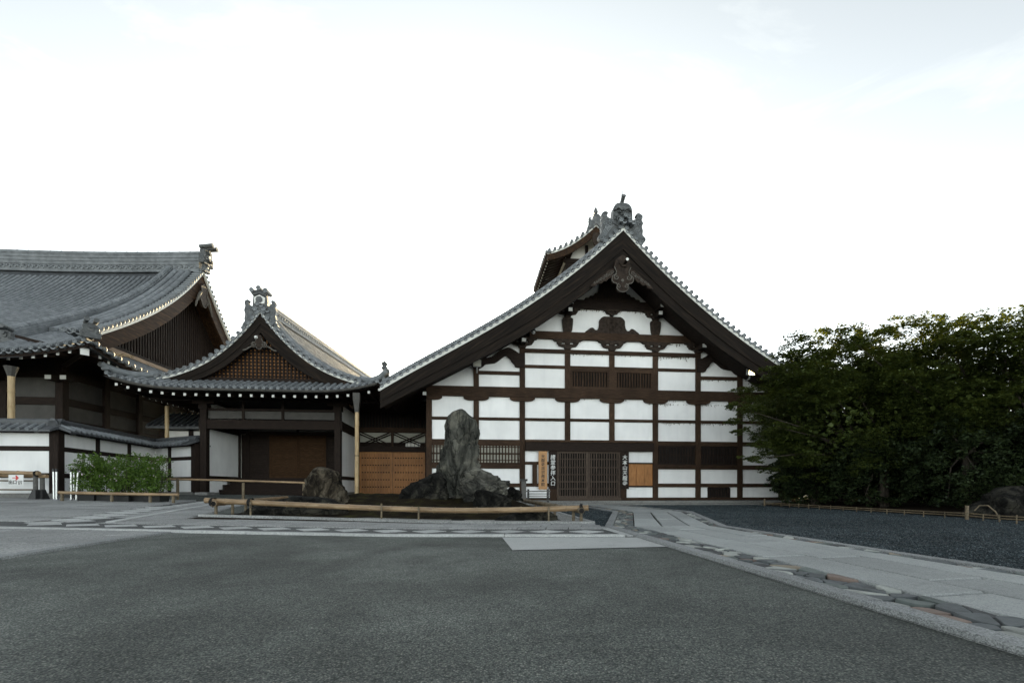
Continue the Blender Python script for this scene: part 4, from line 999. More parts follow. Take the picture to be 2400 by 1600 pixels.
# front skirt roof
def skz(t, y):
    k = (y - GEY) / (-.70 - GEY)                                  # 0 at the eave, 1 against the gable
    return lerp(4.60, 5.22, k ** .9 if k > 0 else 0) + lift(t, (1 - .65 * max(0, k)))
def skhalf(y): return lerp(GEV + .03, 4.0, (y - GEY) / (-.70 - GEY))
ys = [GEY + (-.70 - GEY) * j / 5 for j in range(6)]
deck = MB(); deck.grid(lambda u, y: (u * skhalf(y), y, skz(u * skhalf(y), y) - .03), [-1 + i / 20 for i in range(41)], ys)
deck.grid(lambda u, y: (u * skhalf(y), y, skz(u * skhalf(y), y) - .12), [-1 + i / 20 for i in range(41)], ys)
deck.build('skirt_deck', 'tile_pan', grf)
COVER = MB()
for (y0, r0, y1, r1) in ((0, .080, .30, .072),):
    n = 6; ring = [(r0 * math.cos(PI * a / n), y0, r0 * math.sin(PI * a / n)) for a in range(n + 1)] + [(r1 * math.cos(PI * a / n), y1, r1 * math.sin(PI * a / n)) for a in range(n + 1)]
    COVER.add(ring, [(a, a + 1, n + 2 + a, n + 1 + a) for a in range(n)] + [tuple(range(n + 1))])
COVER = COVER.mesh('cover_tile', 'tile', True)
k = -19
for k in range(-19, 20):
    t = k * .272
    dy = .30; y = GEY
    link('eave_tile', EAVE, grf, (t, GEY - .05, skz(t, GEY) + .05), (0, -.20 * (t / 5.2) ** 3, 0))
    j = 0
    while y < -.75 and abs(t) < skhalf(y) - .05:
        sl_ = (skz(t, y + .3) - skz(t, y)) / .3
        link('cover_tile', COVER, grf, (t, y, skz(t, y) - .01), (math.atan(sl_), 0, 0))
        y += .28
for sg in (-1, 1):                                                # hip ridges with a beast-shaped end tile
    pts = spline([(sg * 4.05, -1.0, 5.36), (sg * 4.45, -1.38, 5.20), (sg * 4.95, -1.85, 5.22), (sg * 5.32, -2.18, 5.42)], 5)
    MB().tube(pts, [.13] * len(pts), 10).build('hip_ridge', 'tile', grf, True)
    e = pts[-1]
    q = MB().lathe(disc_prof(.10, .2), (e[0], e[1] - .06, e[2] - .02), 14, 'y')
    q.lathe([(.09, 0), (.13, .07), (.09, .16), (.12, .22), (.06, .34)], (e[0] - sg * .14, e[1] + .14, e[2] + .06), 9)
    for a in range(5): q.tube([(e[0] - sg * .14, e[1] + .12, e[2] + .28), (e[0] - sg * .14 + .12 * math.cos(a * 1.3), e[1] + .05, e[2] + .32 + .08 * math.sin(a * 1.3))], [.035, .03], 6)
    q.build('corner_ornament', 'oni', grf, True)
    for j in range(36):                                           # side eaves
        y = GEY + .15 + .28 * j
        link('eave_tile', EAVE, grf, (sg * (GEV + .05), y, gz(GEV) + .20 + .42 * max(0, 1 - j / 9) ** 2.2), (0, 0, sg * PI / 2))
    sd = MB().grid(lambda u, v: (sg * lerp(GEV + .02, 4.1, v), lerp(GEY, 9, u), lerp(gz(GEV) + .15, gz(4.1) + .14, v) + .42 * max(0, 1 - lerp(0, 11.12, u) / 2.5) ** 2.2 * (1 - v)), [i / 24 for i in range(25)], [0, .5, 1])
    if True:
        sd2 = MB().grid(lambda u, v: (sg * lerp(GEV + .02, 4.1, v), max(lerp(GEY, 9, u), GEY + (v) * 1.0), lerp(gz(GEV) + .15, gz(4.1) + .10, v) + .42 * max(0, 1 - lerp(0, 11.12, u) / 2.5) ** 2.2 * (1 - v)), [i / 24 for i in range(25)], [0, .5, 1])
        sd2.build('side_deck', 'tile_pan', grf)
    for j in range(26):
        y = GEY + .32 + .40 * j
        dz = .36 * max(0, 1 - j * .4 / 2.5) ** 2.2
        r_ = MB().plate([(sg * (GEV - .14), gz(GEV) - .16 + dz), (sg * (GEV - .14), gz(GEV) - .07 + dz), (sg * 3.0, gz(GEV) + .02), (sg * 3.0, gz(GEV) - .08)], y, y + .08).build('rafter', 'dark_h', grf)
        box('white_end', 'white_cap', r_, sg * (GEV - .14), sg * (GEV - .12), y - .002, y + .082, gz(GEV) - .163 + dz, gz(GEV) - .067 + dz)
for k in range(-12, 13):                                          # front rafters with white painted tips
    t = k * .413; z = 4.36 + lift(t) * .9
    r_ = MB().plate_x([(-1.95, z - .05), (-1.95, z + .05), (0., 4.62), (0., 4.52)], t - .045, t + .045).build('rafter', 'dark_y', grf)
    box('white_end', 'white_cap', r_, t - .047, t + .047, -1.97, -1.952, z - .052, z + .052)
eb = MB().grid(lambda u, v: (u * GEV, GEY + .06, skz(u * GEV, GEY) - .14 + v * .14), [-1 + i / 20 for i in range(41)], [0, 1])
eb.grid(lambda u, v: (u * GEV, lerp(GEY + .06, -.05, v), lerp(skz(u * GEV, GEY) - .14, 4.66, v)), [-1 + i / 20 for i in range(41)], [0, 1])
eb.build('eave_board', 'dark_h', grf)
gt = MB().tube([(t, GEY - .12, skz(t, GEY) - .08) for t in [-4.9 + 9.8 * i / 20 for i in range(21)]], .055, 8); gt.build('gutter', 'copper', grf, True)
plate('rear_gable', 'plaster_old', gk, [(-5.2, 4.5)] + [(t, gz(t) + .1) for t in [-5.2 + 10.4 * i / 24 for i in range(25)]] + [(5.2, 4.5)], 23.7, 23.9)  # unseen end wall, added to keep sun out of the roof space
# gable field: orange lattice
gw = plate('gable_field', 'orange_wood', gk, [(-3.2, 5.2)] + [(t, gz(t) - .25) for t in [-3.2 + 6.4 * i / 24 for i in range(25)]] + [(3.2, 5.2)], -.72, -.6)
for k in range(-17, 18):
    t = k * .155; top = gz(t) - .30
    if top > 5.45: box('lattice_bar', 'dark_v', gw, t - .034, t + .034, -.80, -.755, 5.28, top)
for k in range(9):
    z = 5.42 + .145 * k; w = max((a for a in [i * .02 for i in range(150)] if gz(a) - .35 > z), default=0)
    if w > .2: box('lattice_bar', 'dark_h', gw, -w, w, -.752, -.722, z - .030, z + .030)
box('gable_sill', 'dark_h', gk, -4.0, 4.0, -.95, -.6, 5.16, 5.30)
half = spline([(0, -.52), (.07, -.50), (.12, -.42), (.22, -.44), (.30, -.36), (.26, -.24), (.16, -.22), (.10, -.08)], 3)
pd = plate('gable_pendant', 'carved', gk, [(x, 6.92 + z) for x, z in half] + [(.08, 6.98), (-.08, 6.98)] + [(-x, 6.92 + z) for x, z in reversed(half)], GVY - .10, GVY + .02)
rb = MB()
for sg in (-1, 1):
    scroll_rib(rb, sg * .17, 6.60, .09, 1.3, -sg, GVY - .11, PI / 2, .018)
    rb.tube([(sg * x, GVY - .10, 6.92 + z) for x, z in half], .014, 5)
    rb.tube([(sg * x, GVY - .03, 6.92 + z) for x, z in spline([(.28, -.38), (.42, -.44), (.52, -.52), (.66, -.56)], 4)], [.03] * 13, 6)
rb.build('carved_scroll', 'edge', pd, True)
MB().lathe([(.06, 0), (.07, .03), (.04, .10)], (-.1, GVY - .10, 6.88), 10, 'y').build('boss_pin', 'white_cap', pd, True)
# porch
for t in (-2.8, 2.8):
    box('post', 'dark_v', gk, t - .13, t + .13, -.13, .13, .52, 4.5)
    box('post_base', 'foundation', gk, t - .26, t + .26, -.26, .26, .30, .518)
    box('post_cap', 'dark_h', gk, t - .17, t + .17, -.17, .17, 4.10, 4.32)
    b = box('bracket_block', 'dark_h', gk, t - .45, t + .45, -.14, .12, 4.33, 4.48)
box('lintel', 'dark_h', gk, -3.0, 3.0, -.10, .10, 3.27, 3.66); box('eave_beam', 'dark_h', gk, -4.9, 4.9, -.15, .10, 4.49, 4.66)
for a, b_ in ((-2.66, -1.25), (-1.15, .40), (.50, 2.66)): box('frieze_panel', 'plaster_shade', gk, a, b_, .0, .04, 3.72, 4.05)
for t in (-1.2, .45): box('frieze_post', 'dark_v', gk, t - .05, t + .05, -.06, .08, 3.66, 4.49)
box('frieze_rail', 'dark_h', gk, -2.66, 2.66, -.05, .06, 4.06, 4.16)
# side walls, seen from the court
for sg in (-1, 1):
    x0 = sg * 2.8
    w = lambda z0, z1, y0=.14, y1=2.9, m='plaster', nm='plaster_panel': box(nm, m, gk, x0 - .05, x0 + .05, y0, y1, z0, z1)
    w(1.24, 3.28); w(3.70, 4.45)
    if sg < 0: w(.50, 1.08, .14, 1.35); w(.85, 1.08, 1.36, 1.75)
    else: w(.50, 1.08)
    box('wall_beam', 'dark_y', gk, x0 - .11, x0 + .11, .13, 2.9, 1.085, 1.235); box('wall_beam', 'dark_y', gk, x0 - .11, x0 + .11, .13, 2.9, 3.285, 3.695)
    box('wall_plinth', 'foundation', gk, x0 - .14, x0 + .14, .13, 2.9, .2, .498)
box('back_post', 'dark_v', gk, 2.8 - .12, 2.8 + .12, 2.78, 3.02, .5, 4.6)
box('back_post', 'dark_v', gk, -2.92, -2.68, 2.78, 3.02, .5, 4.6)
for z, y in ((.62, .9), (.86, 1.35), (1.18, 1.85)): box('step', 'dark_h', gk, -2.68, 2.68, y, y + (.5 if z < 1 else 1.1), .3, z)
box('porch_ceiling', 'black', gk, -2.75, 2.75, .1, 6, 4.6, 4.7); box('rear_sun_block', 'black', gk, -4.3, 2.75, 3.02, 13, .3, 4.6)  # unseen rear block added to keep sun off the abbot's side wall
box('back_lintel', 'dark_h', gk, -2.68, 2.68, 2.8, 3.0, 3.36, 3.50)
for a, b_ in ((-2.66, -.05), (.10, 2.66)): box('frieze_panel', 'plaster_shade', gk, a, b_, 2.9, 3.01, 3.52, 3.90)
for a, b_ in ((-2.62, -1.32), (-1.30, .05), (.07, 1.42), (1.44, 2.62)):
    fr = MB(); dk = a < -2 or a > 1.43
    fr.box(a, a + .07, 2.84, 2.9, 1.2, 3.34); fr.box(b_ - .07, b_, 2.84, 2.9, 1.2, 3.34); fr.box(a + .07, b_ - .07, 2.84, 2.9, 1.2, 1.30); fr.box(a + .07, b_ - .07, 2.84, 2.9, 3.25, 3.34)
    fr.box(a + .07, b_ - .07, 2.885, 2.895, 1.3, 3.25)
    d = fr.build('slatted_door', 'dark_v' if dk else 'door_brown', gk)
    for k in range(24): box('door_slat', 'dark_h' if dk else 'door_brown', d, a + .072, b_ - .072, 2.858, 2.884, 1.32 + .08 * k, 1.37 + .08 * k)
# bamboo downpipe with copper hopper
dp = MB().box(3.98, 4.24, -2.25, -2.0, 4.25, 4.50); dp.add([(3.98, -2.25, 4.25), (4.24, -2.25, 4.25), (4.24, -2.0, 4.25), (3.98, -2.0, 4.25), (4.05, -2.19, 3.72), (4.18, -2.19, 3.72), (4.18, -2.06, 3.72), (4.05, -2.06, 3.72)], [(0, 1, 5, 4), (1, 2, 6, 5), (2, 3, 7, 6), (3, 0, 4, 7)])
dp.build('rain_hopper', 'copper', gk)
X, Z = GF.at(868, 1168, -2.12)
def bamboo_pole(name, mat, parent, p, q, r, nodes_=6, n=12, taper=.9):
    p, q = Vector(p), Vector(q); path_ = []; rad = []
    for i in range(nodes_):
        for f_, k in ((.0, 1.05), (.035, .97), (.5, .95), (.965, .97)):
            path_.append(p.lerp(q, (i + f_) / nodes_)); rad.append(r * k * lerp(1, taper, (i + f_) / nodes_))
    path_.append(q); rad.append(r * taper)
    return MB().tube(path_, rad, n).build(name, mat, parent, True)
pipe = bamboo_pole('downpipe', 'bamboo_v', gk, (4.10, -2.12, .27), (4.115, -2.12, 3.74), .085, 7, 12, 1.)
MB().tube([(4.105, -2.12, 1.98), (4.105, -2.12, 2.01)], .092, 12).build('pipe_strap', 'rope', pipe)
settle(gk, .30)

# ------------------------------------------------------------------ low wing joining the two halls
wg = thing('connecting_wing', 'low dark timber wing with orange wooden sliding doors between the halls', 'building', GF.world(4.7, 2.9, 0), GF.a)
def wb(name, mat, x0, x1, y0, y1, z0, z1, par=None): return box(name, mat, par or wg, x0 - 4.7, x1 - 4.7, y0 - 2.9, y1 - 2.9, z0, z1)
wb('wall_core', 'black', 2.70, 7.2, 3.1, 6.3, .2, 5.3)
wb('plinth', 'foundation', 2.95, 7.0, 2.6, 3.1, .05, .335)
wb('door_lintel', 'dark_h', 2.95, 7.0, 2.86, 3.1, 2.55, 2.82); wb('upper_beam', 'wood_h', 2.95, 7.0, 2.84, 3.1, 3.55, 3.78)
for t in (3.0, 4.69, 6.42): wb('post', 'wood_v', t - .06, t + .06, 2.88, 3.1, 2.82, 3.55)
wb('post', 'dark_v', 6.36, 6.52, 2.84, 3.1, .3, 2.55)
for a, b_ in ((3.04, 4.67), (4.69, 6.34)):
    d = MB(); d.box(a, a + .09, 2.96, 3.02, .34, 2.545); d.box(b_ - .09, b_, 2.96, 3.02, .34, 2.545); d.box(a + .09, b_ - .09, 2.96, 3.02, .34, .46); d.box(a + .09, b_ - .09, 2.96, 3.02, 2.46, 2.545)
    d.v = [(x - 4.7, y - 2.9, z) for x, y, z in d.v]
    d = d.build('sliding_door', 'orange_wood', wg)
    wb('door_panel', 'orange_wood', a + .09, b_ - .09, 3.0, 3.015, .46, 2.46, d)
    for k in range(11):
        x = a + .09 + (b_ - a - .18) * (k + .5) / 11
        wb('door_batten', 'orange_wood', x - .030, x + .030, 2.972, 2.998, .462, 2.458, d)
    for k in range(5):
        z = .46 + 2.0 * (k + .8) / 5.4
        for m in range(11):
            x = a + .09 + (b_ - a - .18) * (m + .5) / 11
            wb('batten_cleat', 'wood_h', x - .036, x + .036, 2.964, 2.971, z - .028, z + .028, d)
for a, b_ in ((3.06, 4.63), (4.75, 6.36)):                        # plaster and crossed braces above the doors
    wb('plaster_panel', 'paper', a, b_, 3.03, 3.10, 3.05, 3.54); wb('dark_panel', 'dark_h', a, b_, 3.04, 3.10, 2.82, 3.045)
    for s0, s1 in (((a, 2.84), (b_, 3.52)), ((a, 3.52), (b_, 2.84))):
        for off in (-.07, .05):
            MB().tube([(s0[0] - 4.7, .03 if s0[1] < 3 else .07, s0[1] + off), (s1[0] - 4.7, .03 if s0[1] < 3 else .07, s1[1] + off)], .030, 4).build('brace', 'dark_h', wg)
q = wb('small_window', 'plaster_old', 5.35, 6.1, 3.02, 3.035, 2.84, 3.02)
for k in range(4): wb('window_bar', 'dark_v', 5.42 + .19 * k, 5.44 + .19 * k, 3.0, 3.018, 2.84, 3.02, q)
wb('slat_backing', 'black', 2.95, 7.0, 3.0, 3.1, 3.78, 5.3)
for k in range(26): wb('wall_slat', 'dark_v', 3.0 + .155 * k, 3.06 + .155 * k, 2.93, 2.998, 3.79, 5.3)
MB().plate_x([(-1.0, 5.0), (-1.0, 5.14), (1.8, 5.55), (1.8, 5.35)], -1.7, 2.4).build('wing_roof', 'tile', wg)
settle(wg, .2)
# ------------------------------------------------------------------ the abbot's hall on the left
ab = thing('abbot_hall', 'broad tiled hall with long ridge and slatted side gable at the left', 'temple hall', HF.world(-2, -8.3, 0), HF.a)
def hloc(x, y): return (x + 2, y + 8.3)                            # roof coordinates -> empty's own
OX, OY = 2., 8.3
class SMB(MB):
    def build(s, name, mat, parent=None, smooth=False):
        if parent is ab or parent is None or True: s.v = [(x + OX, y + OY, z) for x, y, z in s.v]
        return MB.build(s, name, mat, parent, smooth)
def sbox(name, mat, parent, *a): return SMB().box(*a).build(name, mat, parent)
def slink(name, me, parent, loc, rot=(0, 0, 0), sc=(1, 1, 1)): return link(name, me, parent, (loc[0] + OX, loc[1] + OY, loc[2]), rot, sc)
HS = [0, 1.32, 2.94, 4.98, 6.57, 8.12, 9.4, 10.4, 11.1]
HZ = [13.55, 12.05, 10.62, 8.99, 7.97, 7.08, 6.35, 5.78, 5.40]
hc = np.polyfit(HS, HZ, 4)
def hs(s): return float(np.polyval(hc, abs(s)))
HEV = 11.0; SEX = 2.15
def hlift(x, s): return (.55 * max(0., (x + 2.2) / 4.3) ** 2.2 if x > -2.2 else 0.) * max(0., min(1., (s - 7.5) / 3.5))
def sag(x): return -.42 * (1 - (1 - min(1., -min(x, 0) / 12)) ** 2)
body = SMB()
hr = None
def slope_pt(x, s): return Vector((x, -s, hs(s) + sag(x) * max(0, 1 - s / 9.) + hlift(x, s)))
XL = -19.
deck = SMB(); ss = [HEV * i / 22 for i in range(23)]
deck.grid(lambda x, s: tuple(slope_pt(x, s) - Vector((0, 0, .02))), [XL, -12, -8, -5, -3, -2, -1, -.12], ss)
deck.grid(lambda x, s: tuple(slope_pt(x, s) - Vector((0, 0, .25))), [XL, -12, -8, -5, -3, -2, -1, -.12], ss)
deck.grid(lambda x, s: (x, s, hs(s) - .02), [XL, -.12], ss)
hipx = lambda s: lerp(-.15, SEX, (s - 7.6) / (HEV - 7.6))
deck.grid(lambda u, s: tuple(slope_pt(lerp(-1., hipx(s), u), s) - Vector((0, 0, .03))), [0, .25, .5, .75, 1], [7.6 + (HEV - 7.6) * i / 10 for i in range(11)])
hr = deck.build('roof', 'tile_pan', ab)
tl = SMB(); tlp = SMB()
def hfn(u, s):
    p = slope_pt(u, s); q = slope_pt(u, s + .1) - slope_pt(u, s - .1)
    nrm = Vector((0, q.z, -q.y)); nrm = nrm if nrm.z > 0 else -nrm
    return p + nrm.normalized() * .03, Vector((1, 0, 0)), nrm.normalized()
tile_rows(tl, hfn, [-2.05 - .285 * i for i in range(59)], [.5 + .30 * i for i in range(36)], .085, 5)
for i in range(1, 14):                                            # rows of the front skirt right of the descending ridge
    x = -1.75 + .285 * i
    s0 = 7.6 + max(0, (x + .15) / (SEX + .15)) * (HEV - 7.6) + .15
    vs_ = [s for s in [7.9 + .30 * j for j in range(11)] + [HEV] if s > s0]
    if len(vs_) > 1: tile_rows(tl, hfn, [x], vs_, .085, 5)
pan_sheet(tlp, hfn, [XL + 2 + i for i in range(0, 16)] + [-1.2], [.3 + .30 * i for i in range(36)])
# side skirt
def side_pt(y, k):                                                # k 0 at the gable wall, 1 at the eave
    x = lerp(-.95, SEX, k); e = max(0., (-y - 7.0) / 4.0)
    return Vector((x, y, lerp(7.05, 5.45, k ** .85) + .5 * min(1, e) ** 2.2 * k))
def sfn(u, k):
    p = side_pt(u, k); return p, Vector((0, 1, 0)), Vector((.42, 0, .9)).normalized()
for j in range(76):
    y = -10.6 + .285 * j; k0 = max(0., (-y - 7.6) / (HEV - 7.6))
    ks = [k for k in [.02 + .098 * i for i in range(11)] if k >= k0]
    if len(ks) > 1: tile_rows(tl, sfn, [y], ks, .08, 4)
pan_sheet(tlp, sfn, [-7.6 + i for i in range(19)], [i / 10 for i in range(11)])
sk = SMB().grid(lambda u, k: tuple(side_pt(lerp(-7.6 - k * (HEV - 7.6), 11, u), k) - Vector((0, 0, .05))), [i / 30 for i in range(31)], [i / 8 for i in range(9)])
sk.grid(lambda u, k: tuple(side_pt(lerp(-7.6 - k * (HEV - 7.6), 11, u), k) - Vector((0, 0, .22))), [i / 30 for i in range(31)], [i / 8 for i in range(9)])
sk.build('side_skirt', 'tile_pan', hr)
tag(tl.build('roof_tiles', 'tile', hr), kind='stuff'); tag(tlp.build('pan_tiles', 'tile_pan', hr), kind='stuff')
for i in range(62):                                               # eave end tiles, front
    x = 1.95 - .285 * i; p = slope_pt(x, HEV); slink('eave_tile', EAVE, hr, (x, p.y - .06, p.z + .03))
for j in range(30):                                               # eave end tiles, side
    y = -10.75 + .36 * j; p = side_pt(y, 1.); slink('eave_tile', EAVE, hr, (p.x + .06, y, p.z + .04), (0, 0, PI / 2))
# verge: end tiles facing the court, big barrel courses, white strip, bargeboard
s = .12
while s < 8.2:
    sl_ = (hs(s + .02) - hs(s - .02)) / .04
    me = slink('verge_tile', VERGE, hr, (.04, -s, hs(s) + .14), (0, 0, 0), (1, 1, 1))
    me.rotation_euler = (0, -math.atan(-sl_), PI / 2)
    if s < 6: slink('verge_tile', VERGE, hr, (.04, s, hs(s) + .14), (0, math.atan(-sl_), PI / 2))
    s += .285 / math.hypot(1, sl_)
for x, rr in ((-1.40, .15), (-1.02, .15), (-.68, .15)):
    pts = [(x, -s_, hs(s_) + .10 + rr * .3) for s_ in [.3 + 7.9 * i / 30 for i in range(31)]]
    b = SMB()
    for i in range(15): b.tube([pts[2 * i], pts[2 * i + 1], pts[2 * i + 2]], [rr * .93, rr * .95, rr], 10, True)
    b.build('barrel_course', 'tile', hr, True)
for sd in (-1, 1):
    sv_ = [8.3 * i / 26 for i in range(27)]
    SMB().plate_x([(sd * q, hs(q) - .13) for q in sv_] + [(sd * q, hs(q) + .03) for q in reversed(sv_)], -.10, .0).build('verge_strip', 'white_paint', hr)
    sv_ = [8.0 * i / 26 for i in range(27)]
    wd_ = lambda q: lerp(1.15, .85, q / 8)
    SMB().plate_x([(sd * q, hs(q) - wd_(q)) for q in sv_] + [(sd * q, hs(q) - .134) for q in reversed(sv_)], -.26, -.12).build('bargeboard', 'hafu_side', hr)
    SMB().grid(lambda q, v: (lerp(-.27, -1.2, v), sd * q, hs(q) - .30), sv_, [0, .5, 1]).build('verge_soffit', 'hafu_side', hr)
gl = SMB().plate_x([(-7.9, 6.9)] + [(-8 + 16 * i / 30, hs(-8 + 16 * i / 30) - .3) for i in range(31)] + [(7.9, 6.9)], -1.25, -1.15).build('gable_wall', 'black', ab)
for k in range(-38, 39):
    y = k * .2; top = hs(y) - .45
    if top > 7.3: sbox('gable_slat', 'dark_v', gl, -1.15, -1.10, y - .05, y + .05, 7.15, top)
sbox('gable_sill', 'board_sunlit', ab, -1.13, -.70, -7.6, 7.9, 6.98, 7.16)
sbox('gable_base', 'dark_y', ab, -1.14, -.98, -7.2, 7.9, 7.161, 7.42)
half = spline([(0, -1.30), (.14, -1.26), (.22, -1.12), (.30, -1.0), (.42, -.92), (.44, -.76), (.32, -.64), (.26, -.40), (.34, -.15)], 3)
pz = hs(0) - .85
SMB().plate_x([(x, pz + z) for x, z in half] + [(0, pz + .1)] + [(-x, pz + z) for x, z in reversed(half)], -.12, .02).build('gable_pendant', 'carved', ab)
rb = SMB()
for sg in (-1, 1):
    rb.tube([(.03, sg * x, pz + z) for x, z in half], .022, 5)
    rb.tube([(.0, sg * x, pz + z) for x, z in spline([(.3, -.5), (.55, -.85), (.75, -1.25), (.85, -1.55)], 4)], [.07, .08, .09, .08, .075, .07, .07, .06, .06, .05, .05, .04, .03], 6)
rb.build('pendant_rim', 'edge', ab, True)
# descending ridge, hip ridge, main ridge
def ridge_wall(name, pts, h_, w, cap_r, parent, discs=True):
    b = SMB(); P = [Vector(p) for p in pts]
    n = len(P)
    for lo, hi, ww in ((-.1, h_, w),) + tuple((h_ * (k + .5) / 5, h_ * (k + .5) / 5 + .025, w + .03) for k in range(5)):
        vs = []
        for i, p in enumerate(P):
            d = (P[min(i + 1, n - 1)] - P[max(i - 1, 0)]); sd = Vector((d.y, -d.x, 0)).normalized() * ww
            vs += [p - sd + Vector((0, 0, lo)), p + sd + Vector((0, 0, lo)), p + sd + Vector((0, 0, hi)), p - sd + Vector((0, 0, hi))]
        fs = [(4 * i + a, 4 * i + (a + 1) % 4, 4 * i + 4 + (a + 1) % 4, 4 * i + 4 + a) for i in range(n - 1) for a in range(4)] + [(0, 1, 2, 3), (4 * n - 4, 4 * n - 3, 4 * n - 2, 4 * n - 1)]
        b.add(vs, fs)
    o = b.build(name, 'tile', parent)
    c = SMB()
    for i in range(n - 1):
        a, e = P[i] + Vector((0, 0, h_ + cap_r * .3)), P[i + 1] + Vector((0, 0, h_ + cap_r * .3))
        c.tube([a, a.lerp(e, .93), e], [cap_r, cap_r, cap_r * 1.14], 9)
    c.build('ridge_cap', 'tile', o, True)
    return o
kp = [tuple(slope_pt(-1.72, s_)) for s_ in [.35 + 9.3 * i / 28 for i in range(29)]]
kd = ridge_wall('descending_ridge', kp, .46, .14, .13, hr)
hp = [tuple(Vector((lerp(-.75, SEX + .02, t), lerp(-7.5, -11.05, t), 0)) + Vector((0, 0, lerp(7.32, 6.10, t ** .7) + .08 * t))) for t in [i / 14 for i in range(15)]]
hip = ridge_wall('hip_ridge', hp, .26, .12, .10, hr)
mp = [(x, 0, hs(0) + sag(x)) for x in [-.15 - .58 * i for i in range(33)]]
mr = ridge_wall('main_ridge', mp, 1.0, .24, .13, hr)
for i in range(60): slink('ridge_tile', EAVE_S, hr, (-.5 - .29 * i, -.30, hs(0) + sag(-.5 - .29 * i) + .20), (0, 0, 0), (1.1, 1, 1.1))
# ridge-end ornaments: round crest tiles with moulded rims
def crest(parent, c, d, s=1.):
    """three projecting round tiles above a scrolled plate; d = direction faced in the roof plane (radians)"""
    r_ = Matrix.Rotation(d, 4, 'Z'); T = Matrix.Translation(Vector(c))
    b = MB()
    for x, z, l_ in ((-.20, .62, .42), (.20, .62, .42), (0, .30, .20)):
        b.tube([(x * s, .2 * s, z * s), (x * s, -l_ * s, (z + .08) * s)], [.10 * s, .115 * s], 14)
        b.tube([(x * s, -l_ * s - .01, (z + .083) * s), (x * s, -l_ * s - .03, (z + .087) * s)], [.13 * s, .13 * s], 14)
    b.plate([(x * s, z * s) for x, z in spline([(-.42, -.25), (-.46, .0), (-.34, .16), (-.36, .40), (-.2, .52), (0, .56), (.2, .52), (.36, .40), (.34, .16), (.46, .0), (.42, -.25)], 3)], -.1 * s, .12 * s)
    for sg in (-1, 1):
        scroll_rib(b, sg * .32 * s, .08 * s, .12 * s, 1.3, sg, -.11 * s, 0, .025 * s); scroll_rib(b, sg * .34 * s, -.16 * s, .10 * s, 1.2, -sg, -.11 * s, 0, .022 * s)
    b.lathe([(.16 * s, 0), (.17 * s, .03), (.13 * s, .04)], (0, -.1 * s, .27 * s), 14, 'y')
    b.v = [tuple(T @ r_ @ Vector(v)) for v in b.v]
    b.v = [(x + OX, y + OY, z) for x, y, z in b.v]
    return MB.build(b, 'ridge_end_tile', 'oni', parent, True)
crest(mr, (.12, 0, hs(0) + .62), PI / 2, 1.15)
crest(mr, (.10, 0, hs(0) + .10), PI / 2, .7)
crest(kd, (kp[-1][0], kp[-1][1] - .12, kp[-1][2] + .06), 0, .62)
crest(hip, (hp[-1][0] + .06, hp[-1][1] - .06, hp[-1][2] + .0), PI / 4, .62)
for i in range(3):
    slink('verge_tile', VERGE, hip, (SEX - .75 + .28 * i, -11.15 + .02 * i, 6.30 - .02 * i), (0, 0, .3))
# eaves: rafters with white tips
for i in range(50):
    x = 1.7 - .40 * i; z = slope_pt(x, HEV).z - .20
    r_ = SMB().plate_x([(-HEV + .22, z - .05), (-HEV + .22, z + .05), (-8.3, 6.2), (-8.3, 6.1)], x - .045, x + .045).build('rafter', 'dark_y', hr)
    sbox('white_end', 'white_cap', r_, x - .047, x + .047, -HEV + .20, -HEV + .218, z - .052, z + .052)
for j in range(26):
    y = -10.3 + .42 * j; z = side_pt(y, 1.).z - .22
    r_ = SMB().plate([(SEX - .22, z - .05), (SEX - .22, z + .05), (-.9, 6.3), (-.9, 6.2)], y - .045, y + .045).build('rafter', 'dark_h', hr)
    sbox('white_end', 'white_cap', r_, SEX - .22, SEX - .20, y - .047, y + .047, z - .052, z + .052)
q = SMB().grid(lambda x, v: (x, -HEV + .10, slope_pt(x, HEV).z - .20 + v * .19), [-18, -10, -6, -4, -2, -1, 0, 1, 1.6, 2.1], [0, 1])
q.grid(lambda y, v: (SEX - .08, y, side_pt(y, 1).z - .20 + v * .19), [-11 + i for i in range(23)], [0, 1]); q.build('eave_board', 'dark_h', hr)
# corner beam end and lamp-like white block ends under the corner
cb = SMB().tube([(-.9, -8.3, 5.7), (1.75, -10.75, 5.62)], .11, 4).build('corner_beam', 'dark_y', hr)
wc = SMB().box(-.12, .12, -.02, .0, -.13, .13); wc.v = [tuple(Matrix.Rotation(PI / 4, 3, 'Z') @ Vector(v) + Vector((1.80, -10.80, 5.62))) for v in wc.v]; wc.build('white_end', 'white_cap', cb)
# walls under the eaves
sbox('wall_core', 'black', ab, -18, -1.05, -8.2, 9, .2, 6.9)
for i in range(9):
    x = -1.0 - 2.1 * i
    sbox('post', 'dark_v', ab, x - .14, x + .14, -8.42, -8.12, .3, 5.9)
    if i < 8:
        for z0, z1 in ((1.4, 2.9), (3.5, 4.1), (4.4, 5.2)): sbox('plaster_panel', 'plaster_shade', ab, x - 1.96, x - .14, -8.28, -8.19, z0, z1)
for z0, z1 in ((2.9, 3.5), (4.1, 4.4), (5.2, 5.5)): sbox('wall_beam', 'dark_h', ab, -18, -.88, -8.36, -8.19, z0, z1)
for i in range(8):
    y = -6.1 + 2.1 * i
    sbox('post', 'dark_v', ab, -1.12, -.84, y - .14, y + .14, .3, 5.9)
    for z0, z1 in ((1.4, 2.9), (3.5, 4.1), (4.4, 5.2)): sbox('plaster_panel', 'plaster_shade', ab, -1.06, -.97, y - 1.96, y - .14, z0, z1)
for z0, z1 in ((2.9, 3.5), (4.1, 4.4), (5.2, 5.5)): sbox('wall_beam', 'dark_y', ab, -1.06, -.90, -8.1, 9, z0, z1)
